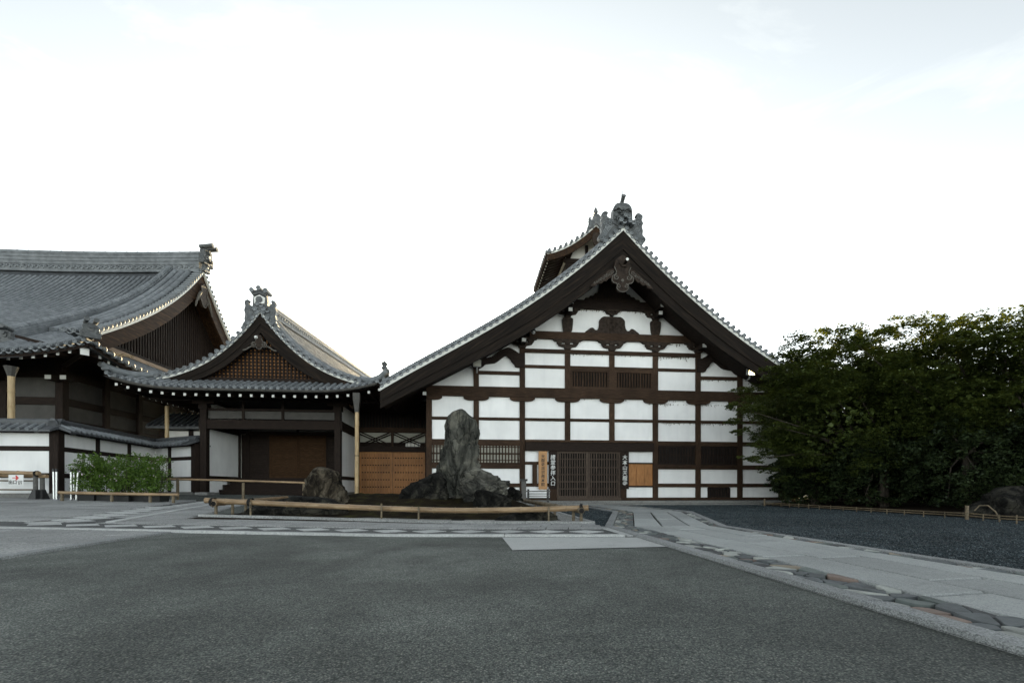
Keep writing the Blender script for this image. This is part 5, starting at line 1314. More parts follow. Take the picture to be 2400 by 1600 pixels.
for (x, y, d) in ((-1.0, -8.9, 0), (-3.1, -8.9, 0), (-.45, -8.9, 0)):
    n = sbox('bracket_arm', 'dark_y', ab, x - .12, x + .12, y, -8.4, 5.0, 5.2); sbox('white_end', 'white_cap', n, x - .11, x + .11, y - .02, y - .002, 5.02, 5.18)
pp = [HF.at(26, 882, -10.9), HF.at(26, 990, -10.9)]
bamboo_pole('downpipe', 'bamboo_v', ab, (pp[0][0] + OX, -10.9 + OY, .4), (pp[0][0] + OX, -10.9 + OY, pp[0][1]), .10, 8, 12, 1.)
SMB().tube([(pp[0][0], -10.9, pp[0][1] - .02), (pp[0][0], -10.9, pp[0][1] + .35)], [.09, .20], 8).build('rain_hopper', 'copper', ab)
settle(ab, .25)

# ------------------------------------------------------------------ tile-capped plaster wall
C0 = Vector((-15.0, 15.0)); D0 = Vector((-16.45, 21.0)); E0 = Vector(GF.world(-3.16, .0)[:2])
A0 = C0 + Vector((-math.cos(HF.a), -math.sin(HF.a))) * 9
pw = thing('plaster_wall', 'low white plaster wall with dark timbers and tiled coping at the left', 'wall', (C0.x, C0.y, 0))
def wall_run(p, q, post_at, flip=False):
    d = q - p; L = d.length; a = math.atan2(d.y, d.x)
    loc = (p.x - C0.x, p.y - C0.y, 0)
    def put(o): o.location = loc; o.rotation_euler = (0, 0, a); return o
    def b(nm, m, x0, x1, y0, y1, z0, z1): return put(box(nm, m, pw, x0, x1, y0, y1, z0, z1))
    xs = [0] + post_at + [L]
    b('wall_base', 'foundation', 0, L, -.16, .16, .1, .52)
    for x0, x1 in zip(xs[:-1], xs[1:]):
        for z0, z1 in ((.53, 1.03), (1.19, 1.91), (2.07, 2.50)): b('plaster_panel', 'plaster', x0 + .08, x1 - .08, -.07, .07, z0, z1)
    for z0, z1 in ((1.035, 1.185), (1.915, 2.065)): b('wall_rail', 'dark_h', 0, L, -.10, .10, z0, z1)
    for x in xs: b('post', 'dark_v', x - .13 if x in (0, L) else x - .075, x + .13 if x in (0, L) else x + .075, -.13, .13, .50, 2.52)
    b('wall_plate', 'dark_h', -.1, L + .1, -.12, .12, 2.505, 2.60)
    cp = MB()
    for s in (-1, 1):
        cp.add([(-.2, s * .50, 2.56), (L + .2, s * .50, 2.56), (L + .2, s * .10, 2.76), (-.2, s * .10, 2.76), (-.2, s * .50, 2.50), (L + .2, s * .50, 2.50), (L + .2, s * .06, 2.66), (-.2, s * .06, 2.66)], [(0, 1, 2, 3), (4, 7, 6, 5), (0, 4, 5, 1), (0, 3, 7, 4), (1, 5, 6, 2)])
    for k in range(4): cp.box(-.2, L + .2, -.16 + .012 * k, .16 - .012 * k, 2.72 + .045 * k, 2.75 + .045 * k)
    cp.box(-.2, L + .2, -.12, .12, 2.70, 2.88); cp.tube([(-.2, 0, 2.89), (L + .2, 0, 2.89)], .085, 10)
    put(cp.build('coping', 'tile_pan', pw, True))
    n = int(L / .26)
    for i in range(n + 1):
        x = -.1 + i * .26
        for s in (-1, 1):
            put(MB().tube([(x, s * .13, 2.765), (x + .07, s * .53, 2.57)], [.055, .06], 6).build('coping_tile', 'tile', pw, True))
d_ = (C0 - A0)
wall_run(A0, C0, [2.2, 4.4, 6.6])
wall_run(C0, D0, [1.9, 3.9])
wall_run(D0, E0, [1.3])
settle(pw, .22)
# small tiled roof and pipe behind the wall corner
an = thing('rear_annex', 'small dark annex with shingled roof behind the white wall near the porch', 'building', (-15.0, 23.5, 0), HF.a)
MB().plate_x([(-1.6, 3.55), (-1.6, 3.65), (0, 4.5), (1.6, 3.65), (1.6, 3.55)], -2.6, 2.0).build('roof', 'tile_pan', an)
for k in range(18): MB().tube([(-2.5 + .26 * k, -1.65, 3.68), (-2.5 + .26 * k, 0, 4.54)], .06, 6).build('roof_tile', 'tile_pan', an, True)
box('wall', 'plaster_old', an, -2.3, 1.8, -1.0, 1.0, .3, 3.5)
for k in range(4): box('post', 'dark_v', an, -2.3 + 1.33 * k, -2.12 + 1.33 * k, -1.1, -.95, .3, 3.5)
X_, Z_ = HF.at(382, 952, -6.2); w_ = HF.world(X_, -6.2)
bamboo_pole('downpipe', 'bamboo_v', an, ((w_[0] + 15.0), w_[1] - 23.5, .4), (w_[0] + 15.0, w_[1] - 23.5, Z_), .085, 6, 12, 1.)
settle(an, .3)
# ------------------------------------------------------------------ rock island
def W(px, py, Z): return ((px - CXP) / FPX * Z, Z, CAM_H + (HYP - py) / FPX * Z)
IC = [(-6.3, 9.42), (1.50, 8.86), (1.0, 14.3), (-5.7, 14.9)]
def island(u, v):
    x = (1 - u) * (1 - v) * IC[0][0] + u * (1 - v) * IC[1][0] + u * v * IC[2][0] + (1 - u) * v * IC[3][0]
    y = (1 - u) * (1 - v) * IC[0][1] + u * (1 - v) * IC[1][1] + u * v * IC[2][1] + (1 - u) * v * IC[3][1]
    e = sstep(min(u, 1 - u) / .22) * sstep((v + .02) / .62) * (1 - .35 * sstep((v - .7) / .3))
    nz = noise.fractal(Vector((x * .9, y * .9, 3.)), 1., 2., 5)
    return (x, y, ground(x, y) + .012 + (.40 + .10 * nz) * e + .015 * noise.noise(Vector((x * 5, y * 5, 0))) * sstep(v / .1))
tag(MB().grid(island, [i / 60 for i in range(61)], [i / 44 for i in range(45)]).build('moss_mound', 'moss', None, True), kind='structure')
ied = tag(link('island_edging', None), kind='structure')
def edge(p, q, w, lo, hi):
    p, q = np.array(p), np.array(q); L = np.linalg.norm(q - p); d = (q - p) / L; n = np.array((-d[1], d[0])); cs = cuts(0, L, lo, hi)
    for a, b_ in zip(cs[:-1], cs[1:]): stone('edging_stone', 'granite_paver', ied, [tuple(p + d * (a + .004)), tuple(p + d * (b_ - .004)), tuple(p + d * (b_ - .004) + n * w), tuple(p + d * (a + .004) + n * w)], .055, -.05, .01)
edge((-6.42, 9.30), (1.56, 8.74), .10, .8, 1.6); edge((1.60, 8.76), (1.12, 14.4), -.0 + .10, .8, 1.5)
patch('white_gravel', 'white_gravel', [(-3.4, 9.20), (1.5, 8.86), (1.42, 9.25), (-3.0, 9.5)], .045, 30, 6, None, 'structure')
patch('white_gravel', 'white_gravel', [(1.05, 9.0), (1.50, 8.9), (1.12, 13.6), (.6, 13.6)], .035, 6, 20, None, 'structure')

def rock(name, label, rows_, Z, dr, mat, seed, amp=.10, n=96, m=80, grain=(1, 1, 1), ridged=.5, group=None, sq=2.6, lean=0.):
    """boulder lofted through its sighted outline: rows (y, left x, right x) at distance Z, dr = depth / width"""
    ys = [r_[0] for r_ in rows_]; ls = [r_[1] for r_ in rows_]; rs = [r_[2] for r_ in rows_]
    base = W((ls[-1] + rs[-1]) / 2, ys[-1], Z)
    wmax = max(rs[i] - ls[i] for i in range(len(ys))) / FPX * Z
    vs = []
    for j in range(m + 1):
        yy = lerp(ys[0], ys[-1], (j / m) ** .8 if ys[0] < ys[-1] else j / m)
        l_ = float(np.interp(yy, ys, ls)); r_ = float(np.interp(yy, ys, rs))
        x0, _, z0 = W(l_, yy, Z); x1 = W(r_, yy, Z)[0]
        c, h_ = (x0 + x1) / 2, (x1 - x0) / 2
        dp = max(h_ * dr, min(h_ * 1.0, wmax * dr * .30))
        for k in range(n):
            a = 2 * PI * k / n; ca, sa = math.cos(a), math.sin(a)
            e = 2 / sq; X = c + h_ * math.copysign(abs(ca) ** e, ca); Y = Z + dp * math.copysign(abs(sa) ** e, sa) + lean * (z0 - base[2])
            P = Vector((X * grain[0], Y * grain[1], z0 * grain[2])) + Vector((seed * 3.1, 0, 0))
            P = P + Vector((noise.noise(P * 1.3), noise.noise(P * 1.3 + Vector((7, 0, 0))), noise.noise(P * 1.3 + Vector((0, 9, 0))))) * .25
            d = noise.fractal(P * (1.5 / max(.5, wmax)), .8, 2.1, 7) * amp * 1.1
            d += (noise.ridged_multi_fractal(P * (3.0 / max(.5, wmax)), .9, 2.2, 6, 1., 2.) - 1.1) * amp * ridged * .65
            cell = noise.voronoi(P * (3.6 / max(.5, wmax)))[0]; d += (cell[1] - cell[0] - .25) * amp * 1.7
            cell = noise.voronoi(P * (9. / max(.5, wmax)))[0]; d += (cell[1] - cell[0] - .2) * amp * .45
            f_ = min(1., j / (m * .22))
            vs.append((X - base[0] + ca * d * f_, Y - base[1] + sa * d * f_, z0 - base[2] + d * .35 * f_))
    fs = [(j * n + k, j * n + (k + 1) % n, (j + 1) * n + (k + 1) % n, (j + 1) * n + k) for j in range(m) for k in range(n)] + [tuple(range(n))]
    o = MB().add(vs, fs).build(name, mat, None, True); o.location = base
    return tag(o, label, 'rock', group)
zz = lambda rows_: [(960 + y / 5.345, 800 + a / 5.345, 800 + b_ / 5.345) for y, a, b_ in rows_]
rock('standing_stone', 'tall upright grey stone with vertical veins, the highest rock on the mossy island',
     zz([(-8, 1475, 1520), (8, 1440, 1550), (40, 1385, 1575), (80, 1345, 1610), (130, 1318, 1668), (200, 1300, 1690), (300, 1275, 1695), (400, 1255, 1700), (500, 1236, 1710), (600, 1212, 1714), (700, 1185, 1712), (800, 1190, 1690), (950, 1215, 1645), (1110, 1260, 1600)]),
     12.5, .62, 'rock_tall', 1, .125, 110, 120, (1.7, 1.7, .45), .9)
rock('grey_boulder', 'pale grey cracked boulder leaning right of the tall standing stone',
     zz([(708, 1670, 1712), (740, 1610, 1770), (790, 1555, 1890), (830, 1532, 1950), (880, 1540, 2010), (960, 1495, 2085), (1040, 1490, 2110), (1150, 1520, 2130)]), 12.0, .65, 'rock_grey', 5, .14, 100, 90, (1, 1, 1.5))
rock('dark_boulder', 'low black rock at the foot of the pale grey boulder',
     zz([(1000, 1700, 1790), (1030, 1660, 1900), (1090, 1640, 2050), (1150, 1630, 2095), (1230, 1640, 2110)]), 11.0, .55, 'rock_dark', 9, .09)
rock('dark_boulder', 'small dark stone at the right end of the rock group by the bench',
     zz([(965, 2110, 2150), (1000, 2085, 2200), (1060, 2080, 2255), (1140, 2080, 2280)]), 12.6, .7, 'rock_dark', 13, .07, 40, 30)
rock('dark_boulder', 'rounded dark boulder left of the tall standing stone',
     zz([(785, 1165, 1215), (815, 1100, 1260), (870, 1060, 1300), (900, 880, 1320), (940, 820, 1330), (1000, 765, 1340), (1060, 742, 1345), (1150, 735, 1350)]), 12.0, .55, 'rock_dark', 17, .10, 72, 54)
zl = lambda rows_: [(620 + y / 2.614, 200 + a / 2.614, 200 + b_ / 2.614) for y, a, b_ in rows_]
rock('cracked_boulder', 'brown cracked upright boulder in front of the entrance porch',
     zl([(1238, 1425, 1460), (1250, 1402, 1500), (1272, 1390, 1540), (1320, 1374, 1560), (1380, 1358, 1582), (1440, 1346, 1602), (1500, 1340, 1618)]), 11.2, .75, 'rock_left', 21, .075, 100, 90, (1.4, 1.4, .7))
rock('flat_rock', 'long low black rock below the brown cracked boulder',
     [(1163, 690, 735), (1170, 660, 780), (1180, 620, 800), (1195, 580, 815), (1208, 566, 818), (1222, 560, 820)], 10.2, .35, 'rock_dark', 25, .10, 80, 40, (1, 1, 2.))
rock('flat_rock', 'low dark rock near the right end of the front bamboo rail',
     [(1196, 1225, 1280), (1203, 1200, 1295), (1210, 1170, 1300), (1218, 1150, 1304), (1228, 1140, 1306)], 9.35, .45, 'rock_dark', 29, .07, 60, 34)
rock('flat_rock', 'tiny dark stone lying in the white gravel behind the rail',
     [(1215, 1064, 1074), (1219, 1056, 1090), (1224, 1050, 1098)], 9.25, .5, 'rock_dark', 33, .025, 32, 20)

# ------------------------------------------------------------------ bamboo rails
def culm(parent, pts, r, mat='bamboo', seg=.42, name='culm', n=12):
    P = [Vector(p) for p in spline(pts, 6)]; L = [0]
    for a, b_ in zip(P[:-1], P[1:]): L.append(L[-1] + (b_ - a).length)
    tot = L[-1]; k = max(1, int(tot / seg)); path_ = []; rad = []
    def atl(s):
        for i in range(len(L) - 1):
            if s <= L[i + 1] + 1e-6: return P[i].lerp(P[i + 1], (s - L[i]) / max(1e-6, L[i + 1] - L[i]))
        return P[-1]
    for i in range(k):
        for f_, q in ((0, 1.07), (.02, 1.07), (.035, .96), (.5, .95), (.965, .97), (.98, 1.03)):
            path_.append(atl(tot * (i + f_) / k)); rad.append(r * q)
    path_.append(P[-1]); rad.append(r)
    o = MB().tube(path_, rad, n).build(name, mat, parent, True)
    return o
def hollow_end(parent, p, d, r):
    p = Vector(p); d = Vector(d).normalized()
    MB().tube([p, p + d * .006], r * .82, 12).build('hollow_end', 'black', parent)
def rpost(parent, x, y, z1, r=.022, mat='bamboo_old', z0=None, gr=None):
    z0 = ground(x, y) - .05 if z0 is None else z0
    return MB().tube([(x, y, z0), (x, y, lerp(z0, z1, .5)), (x, y, z1)], [r, r * 1.05, r * .95], 8).build('rail_post', mat, parent, True)
def tie(parent, c, r):
    b = MB()
    for k in range(3):
        ring = [(c[0] + (k - 1) * .018 + .02 * math.cos(a), c[1] + (r + .012) * math.cos(a), c[2] + (r + .012) * math.sin(a)) for a in [2 * PI * i / 14 for i in range(15)]]
        b.tube(ring, .009, 5)
    b.tube([(c[0], c[1] - r, c[2] + r), (c[0] + .04, c[1] - r - .02, c[2] - .03), (c[0] + .05, c[1] - r - .02, c[2] - .11)], .007, 5)
    b.build('rope_tie', 'rope', parent)
ir = thing('bamboo_rail', 'thick bamboo rail on short stakes running round the rock island', 'bamboo rail')
fp = [W(482, 1172, 9.45), W(640, 1179.5, 9.35), W(800, 1187, 9.25), W(930, 1192, 9.15), W(1060, 1195.5, 9.05), W(1220, 1194, 8.95), W(1379, 1189.5, 8.85)]
culm(ir, fp, .058)
l0, l1 = Vector(W(500, 1180, 9.30)), Vector(W(672, 1166, 13.6)); culm(ir, [tuple(l0), tuple(l0.lerp(l1, .5)), tuple(l1)], .055); hollow_end(ir, l0, (l0 - l1), .06)
r0, r1 = Vector(W(1363, 1196.5, 8.70)), Vector(W(1226, 1172, 13.8)); culm(ir, [tuple(r0), tuple(r0.lerp(r1, .5)), tuple(r1)], .055, 'bamboo_old'); hollow_end(ir, r0, (r0 - r1), .06)
def rail_z(x): return float(np.interp(x, [p[0] for p in fp], [p[2] for p in fp]))
for px, Z, ex in ((506, 9.42, 0), (545, 10.0, -.02), (587, 9.30, .02), (894, 9.08, .10), (981, 9.02, .06), (1286, 8.84, .05), (1344, 9.05, -.02), (1362, 8.80, -.06)):
    x = (px - CXP) / FPX * Z; rpost(ir, x, Z, rail_z(x) + ex, .030 if ex <= 0 else .018)
for t in (.35, .7): 
    p = l0.lerp(l1, t); rpost(ir, p.x, p.y, p.z - .03, .03); p = r0.lerp(r1, t); rpost(ir, p.x, p.y, p.z - .03, .03)
tie(ir, W(500, 1176, 9.36), .075); tie(ir, W(1362, 1191, 8.82), .075); tie(ir, W(588, 1177, 9.38), .072)
ir.location = (0, 0, 0)
pr = thing('bamboo_rail', 'thin high bamboo rail on posts across the front of the dark porch', 'bamboo rail')
culm(pr, [W(392, 1122, 15.4), W(560, 1126, 15.6), W(722, 1131, 15.8)], .036, 'bamboo', .35)
for px, Z in ((416, 15.4), (712, 15.8), (570, 15.62)):
    x = (px - CXP) / FPX * Z; rpost(pr, x, Z, W(px, 1121 if px < 500 else 1131, Z)[2], .045, 'bamboo_old')
lr = thing('bamboo_rail', 'low bamboo rail lying in front of the potted shrubs', 'bamboo rail')
culm(lr, [W(138, 1153.5, 13.5), W(250, 1156, 13.5), W(360, 1158, 13.5)], .048, 'bamboo', .5)
culm(lr, [W(340, 1158, 13.42), W(380, 1158, 13.42), W(418, 1158.5, 13.42)], .042, 'bamboo', .5)
for px in (145, 262, 352, 406): x = (px - CXP) / FPX * 13.5; rpost(lr, x, 13.5, W(px, 1156, 13.5)[2], .04, 'bamboo_old')
br = thing('bamboo_barrier', 'waist-high bamboo barrier before the white wall at the left edge', 'barrier')
culm(br, [W(-60, 1106, 14), W(20, 1107, 14), W(92, 1109, 14)], .062, 'bamboo', .6); culm(br, [W(-60, 1112, 14.15), W(60, 1114, 14.15), W(110, 1115.5, 14.15)], .058, 'bamboo', .6)
tie(br, W(86, 1109, 14), .066)
for y_ in (1126, 1147): culm(br, [W(-60, y_ - 1, 14.1), W(20, y_, 14.1), W(84, y_, 14.1)], .024, 'bamboo_old', .5)
for px, Z in ((83, 14.08), (99, 14.2), (-30, 14.1)):
    x = (px - CXP) / FPX * Z; rpost(br, x, Z, W(px, 1110, Z)[2], .055, 'grey_wood'); q = ground(x, Z)
    MB().add([(x - .13, Z - .13, q - .02), (x + .13, Z - .13, q - .02), (x + .13, Z + .13, q - .02), (x - .13, Z + .13, q - .02), (x - .05, Z - .05, q + .32), (x + .05, Z - .05, q + .32), (x + .05, Z + .05, q + .32), (x - .05, Z + .05, q + .32)], [(0, 1, 5, 4), (1, 2, 6, 5), (2, 3, 7, 6), (3, 0, 4, 7), (4, 5, 6, 7)]).build('post_foot', 'black_metal', br)
a_, b_ = W(19.5, 1112, 13.88), W(54.5, 1136, 13.88)
es = thing('exit_sign', 'white exit sign with red arrow hanging on the bamboo barrier', 'sign', ((a_[0] + b_[0]) / 2, 13.88, b_[2]))
w_, h_ = (b_[0] - a_[0]) / 2, a_[2] - b_[2]
box('sign_board', 'sign_white', es, -w_, w_, 0, .012, 0, h_)
plate('arrow', 'red', es, [(x * w_, z * h_) for x, z in ((-.48, .73), (.02, .73), (-.08, .93), (.12, .93), (.40, .70), (.12, .48), (-.08, .48), (.02, .66), (-.48, .66))], -.004, -.001)
text_mesh('lettering', '出口', h_ * .42, 'ink', es, (-w_ * .42, -.003, h_ * .46), (R(90), 0, 0), .004, 1., 1., .001)
text_mesh('lettering', 'EXIT', h_ * .22, 'ink', es, (w_ * .56, -.003, h_ * .44), (R(90), 0, 0), .001, 1., 1., .001)
text_mesh('lettering', '출구', h_ * .22, 'ink', es, (w_ * .56, -.003, h_ * .24), (R(90), 0, 0), .001, 1., 1., .001)

# ------------------------------------------------------------------ steel barrier poles
def pole(px, Z, label, lean=0.):
    x = (px - CXP) / FPX * Z; g = ground(x, Z)
    o = thing('barrier_pole', label, 'barrier pole', (x, Z, g), 0, 'steel barrier poles by the wall')
    MB().tube([(0, 0, .02), (lean, 0, .90)], .030, 12).build('shaft', 'steel', o, True)
    MB().lathe([(.035, .88), (.036, .90), (.036, .965), (.028, .975)], (lean, 0, 0), 12).build('belt_head', 'black_metal', o, True)
    MB().lathe([(.15, 0), (.15, .012), (.05, .03), (.034, .05)], (0, 0, 0), 16).build('base_plate', 'steel', o, True)
pole(126.5, 13.9, 'leftmost steel barrier pole, standing before the wall corner post', -.015); pole(132.5, 13.8, 'second steel barrier pole from the left, close by the wall corner')
pole(167, 13.8, 'left one of the three steel poles beside the potted shrubs'); pole(174, 13.95, 'middle one of the three steel poles beside the potted shrubs'); pole(178.5, 13.7, 'right one of the three steel poles, leaning to the potted shrubs', .06)

# ------------------------------------------------------------------ leaves and plants
def leaf_mesh(name, P, size, mat, seed, flat=.55, up=None, fold=.25):
    """P: (n,3) leaf positions; each leaf is a folded four-point blade"""
    rg_ = np.random.default_rng(seed); n = len(P)
    nrm = rg_.normal(size=(n, 3)); nrm[:, 2] = np.abs(nrm[:, 2]) + flat * 2.0; nrm /= np.linalg.norm(nrm, axis=1)[:, None]
    a = rg_.normal(size=(n, 3)); a -= (a * nrm).sum(1)[:, None] * nrm; a /= np.linalg.norm(a, axis=1)[:, None]
    b_ = np.cross(nrm, a); s = (size * rg_.uniform(.65, 1.25, n))[:, None]
    v0 = P - a * s * .5; v2 = P + a * s * .5; v1 = P + b_ * s * .42 + nrm * s * fold * .5 + a * s * .08; v3 = P - b_ * s * .42 + nrm * s * fold * .5 + a * s * .08
    V = np.stack([v0, v1, v2, v3], 1).reshape(-1, 3)
    me = bpy.data.meshes.new(name); me.vertices.add(4 * n); me.vertices.foreach_set('co', V.astype(np.float32).ravel())
    me.loops.add(6 * n); idx = np.arange(n)[:, None] * 4 + np.array([0, 1, 2, 0, 2, 3])[None]
    me.loops.foreach_set('vertex_index', idx.ravel().astype(np.int32))
    me.polygons.add(2 * n); me.polygons.foreach_set('loop_start', (np.arange(2 * n) * 3).astype(np.int32)); me.polygons.foreach_set('loop_total', np.full(2 * n, 3, np.int32))
    me.update(calc_edges=True); me.validate(); me.materials.append(M[mat])
    return me
prng = np.random.default_rng(11)
def shrub_pot(px, Z, w, h_, label, seed):
    x = (px - CXP) / FPX * Z; g = ground(x, Z)
    o = thing('potted_shrub', label, 'potted shrub', (x, Z, g), rnd.uniform(-.1, .1), 'potted shrubs by the white wall')
    k = w * .46
    MB().add([(-k, -.17, 0), (k, -.17, 0), (k, .17, 0), (-k, .17, 0), (-k * 1.12, -.20, .24), (k * 1.12, -.20, .24), (k * 1.12, .20, .24), (-k * 1.12, .20, .24)], [(0, 3, 2, 1), (0, 1, 5, 4), (1, 2, 6, 5), (2, 3, 7, 6), (3, 0, 4, 7)]).box(-k * 1.15, k * 1.15, -.215, .215, .24, .27).build('pot', 'pot', o)
    st = MB()
    for i in range(9):
        a = rnd.uniform(-k, k); b_ = rnd.uniform(-.12, .12)
        st.tube([(a * .7, b_, .25), (a, b_, .7), (a * 1.15, b_ * 1.4, h_ * .98)], [.008, .006, .003], 5)
    st.build('stems', 'bark', o)
    sp = MB()
    for a in (-k, 0, k): sp.tube([(a, .1, .2), (a, .1, h_ + .12)], .007, 5)
    for z in (.55, .9, 1.25): sp.tube([(-k * 1.25, .1, z), (k * 1.25, .1, z)], .006, 5)
    sp.build('support_canes', 'bamboo_old', o)
    cl_ = []
    for i in range(42):
        xx = prng.uniform(-k * 1.12, k * 1.12); c = np.array((xx, prng.uniform(-.2, .2), .34 + (h_ * (1 + .10 * math.sin(xx * 9 + seed)) - .40) * prng.random() ** .85))
        cl_.append(c + prng.normal(size=(64, 3)) * np.array((.075, .075, .075)))
    for i in range(14):                                           # loose shoots standing above
        c = np.array((prng.uniform(-k, k), prng.uniform(-.15, .15), h_)); hh = prng.uniform(.03, .18)
        t = prng.random(10)[:, None]; cl_.append(c + t * np.array((prng.uniform(-.08, .08), 0, hh)) + prng.normal(size=(10, 3)) * .016)
    link('foliage', leaf_mesh('foliage', np.concatenate(cl_), .055, 'leaf_pot', seed, .15), o)
    fl_ = np.stack([prng.uniform(-k, k, 7), prng.uniform(-.30, -.2, 7), prng.uniform(h_ * .5, h_, 7)], 1)
    link('blossoms', leaf_mesh('blossoms', np.repeat(fl_, 3, 0) + prng.normal(size=(21, 3)) * .01, .04, 'petal', seed + 1, .1), o)
shrub_pot(208, 13.9, .62, 1.30, 'leafy potted shrub at the left end of the row by the white wall', 1)
shrub_pot(250, 14.0, .55, 1.24, 'potted shrub, second from the left in the row by the wall', 2)
shrub_pot(289, 13.85, .60, 1.28, 'potted shrub in the middle of the row by the white wall', 3)
shrub_pot(330, 14.0, .58, 1.34, 'potted shrub, second from the right in the row by the wall', 4)
shrub_pot(366, 13.95, .55, 1.30, 'leafy potted shrub at the right end of the row, nearest the porch', 5)

# ------------------------------------------------------------------ trees
def tree(name, label, base, pads, leaf, nleaf, size, seed, trunks, cat='tree', group=None, flat=.9, core=None):
    """pads: list of (x,y,z,rx,ry,rz) in world metres; trunks: list of root offsets"""
    g = np.random.default_rng(seed); b0_ = Vector((base[0], base[1], ground(base[0], base[1])))
    o = thing(name, label, cat, b0_, 0, group)
    tk = MB(); r0 = .11
    bx = np.array([(p[0] - b0_.x, p[1] - b0_.y, p[2] - b0_.z) for p in pads])
    limbs = []
    for i, (tx, ty) in enumerate(trunks):
        mid = Vector((tx * 1.6, ty * 1.6, 1.3 + .3 * i)); 
        tk.tube([(tx * .3, ty * .3, -.1), (tx * .7, ty * .7, .5), tuple(mid)], [r0, r0 * .8, r0 * .62], 9); limbs.append(mid)
    for p in bx[::6]:
        m = min(limbs, key=lambda q: (Vector(p) - q).length); P = Vector(p)
        c = m.lerp(P, .5) + Vector((g.normal() * .15, g.normal() * .15, .25)); d_ = (P - m).length
        tk.tube([tuple(m), tuple(m.lerp(c, .5) + Vector((0, 0, .08))), tuple(c), tuple(P)], [.03 + .008 * d_, .03, .02, .008], 6)
    tk.build('trunk', 'bark', o, True)
    out = []
    for (x, y, z, rx, ry, rz) in pads:
        k = int(nleaf * (rx * ry) / .36)
        q = g.normal(size=(k, 3)); q /= np.linalg.norm(q, axis=1)[:, None]; q *= g.random((k, 1)) ** .42
        # sub-sprays give the pad a ragged edge
        ns = max(4, k // 34); cs_ = g.normal(size=(ns, 3)); cs_ /= np.linalg.norm(cs_, axis=1)[:, None]; cs_ *= g.uniform(.45, 1.12, (ns, 1))
        pick = g.integers(0, ns, k); q = cs_[pick] * .82 + q * .30
        q[:, 2] -= .25 * (q[:, 0] ** 2 + q[:, 1] ** 2)
        out.append(np.array((x - b0_.x, y - b0_.y, z - b0_.z)) + q * np.array((rx, ry, rz)))
    if core:                                                          # older leaves deep inside the crown
        cx_, cy_, cz_, ax, ay, az, k = core
        q = g.normal(size=(k, 3)); q /= np.linalg.norm(q, axis=1)[:, None]; q *= g.random((k, 1)) ** .40
        link('inner_foliage', leaf_mesh('inner_foliage', np.array((cx_ - b0_.x, cy_ - b0_.y, cz_ - b0_.z)) + q * np.array((ax, ay, az)), size * 2.1, leaf, seed + 90, .2), o)
    link('crown', leaf_mesh('crown', np.concatenate(out), size, leaf, seed + 50, flat), o)
    return o
def crown_pads(c, r, n, seed, pr=(.50, .85), zr=.42, top=None, skip=None):
    g = np.random.default_rng(seed); out = []
    i = 0
    while len(out) < n and i < n * 20:
        i += 1
        v = g.normal(size=3); v /= np.linalg.norm(v)
        v *= g.uniform(.35, 1.) ** .5
        p = np.array(c) + v * np.array(r)
        if p[2] < .7: continue
        if skip is not None and skip(p): continue
        a = g.uniform(*pr)
        out.append((p[0], p[1], p[2], a, a * g.uniform(.8, 1.1), a * zr * g.uniform(.8, 1.3)))
    return out
def extra(pts, Z, r=(.5, .8), seed=0, zr=.3):
    g = np.random.default_rng(seed); out = []
    for px, py in pts:
        z_ = Z + g.uniform(-.5, .5); p = W(px, py, z_); a = g.uniform(*r); out.append((p[0], p[1], p[2], a, a, a * zr))
    return out
T1 = crown_pads((12.4, 15.8, 3.2), (3.5, 2.4, 2.5), 190, 1) + extra([(1742, 1008), (1725, 985), (1750, 960), (1765, 930), (1790, 912), (1815, 880), (1780, 1040), (1810, 1060), (1760, 1075), (1800, 1100), (1830, 860), (1860, 830), (1745, 915), (1730, 950), (1820, 1000), (1840, 1120), (1860, 1080), (1850, 920), (1790, 960), (1800, 1020)], 15.6, (.40, .62), 3) + extra([(1845, 825), (1880, 800), (1915, 788), (1950, 782), (1990, 780), (2030, 785), (1900, 825), (1945, 815), (1995, 808), (2040, 815), (1865, 855), (1920, 850), (1970, 840), (2075, 790), (1830, 870), (1880, 880), (1940, 880)], 15.8, (.55, .75), 8, .55)
tree('maple_tree', 'dark green maple overhanging the right end of the big white hall', (12.6, 15.8), T1, 'leaf', 520, .078, 101, [(.25, .1), (-.3, .05), (.05, -.25)], core=(12.4, 15.8, 3.1, 2.9, 1.9, 2.05, 5200), group='maples along the gravel court')
T2 = crown_pads((14.2, 14.4, 3.4), (3.0, 2.3, 2.3), 165, 7) + extra([(2100, 760), (2160, 748), (2060, 790), (2230, 750), (2290, 746), (2130, 770), (2200, 770), (2260, 765), (2330, 750), (2000, 800), (2050, 840)], 14.2, (.55, .75), 4, .45)
tree('maple_tree', 'tallest spreading maple in the middle of the tree group at the right', (14.6, 14.2), T2, 'leaf', 520, .078, 102, [(.25, .1), (-.25, .1), (0, -.25)], core=(14.2, 14.4, 3.2, 2.5, 1.8, 1.9, 4200), group='maples along the gravel court')
gap = lambda p: (1200 + p[0] / p[1] * FPX > 2300 and 850 < HYP - (p[2] - CAM_H) / p[1] * FPX < 935)
T3 = crown_pads((15.3, 12.4, 3.4), (2.7, 2.2, 2.3), 110, 15, skip=gap) + extra([(2390, 738), (2350, 760), (2395, 770), (2330, 790), (2370, 800)], 12.4, (.45, .65), 5, .45)
tree('maple_tree', 'open-branched maple at the right edge with sky showing through', (15.0, 12.0), T3, 'leaf', 480, .075, 103, [(.3, .1), (-.2, .2), (.1, -.2)], group='maples along the gravel court')
T4 = crown_pads((13.4, 18.8, 3.9), (3.6, 2.0, 2.6), 130, 21)
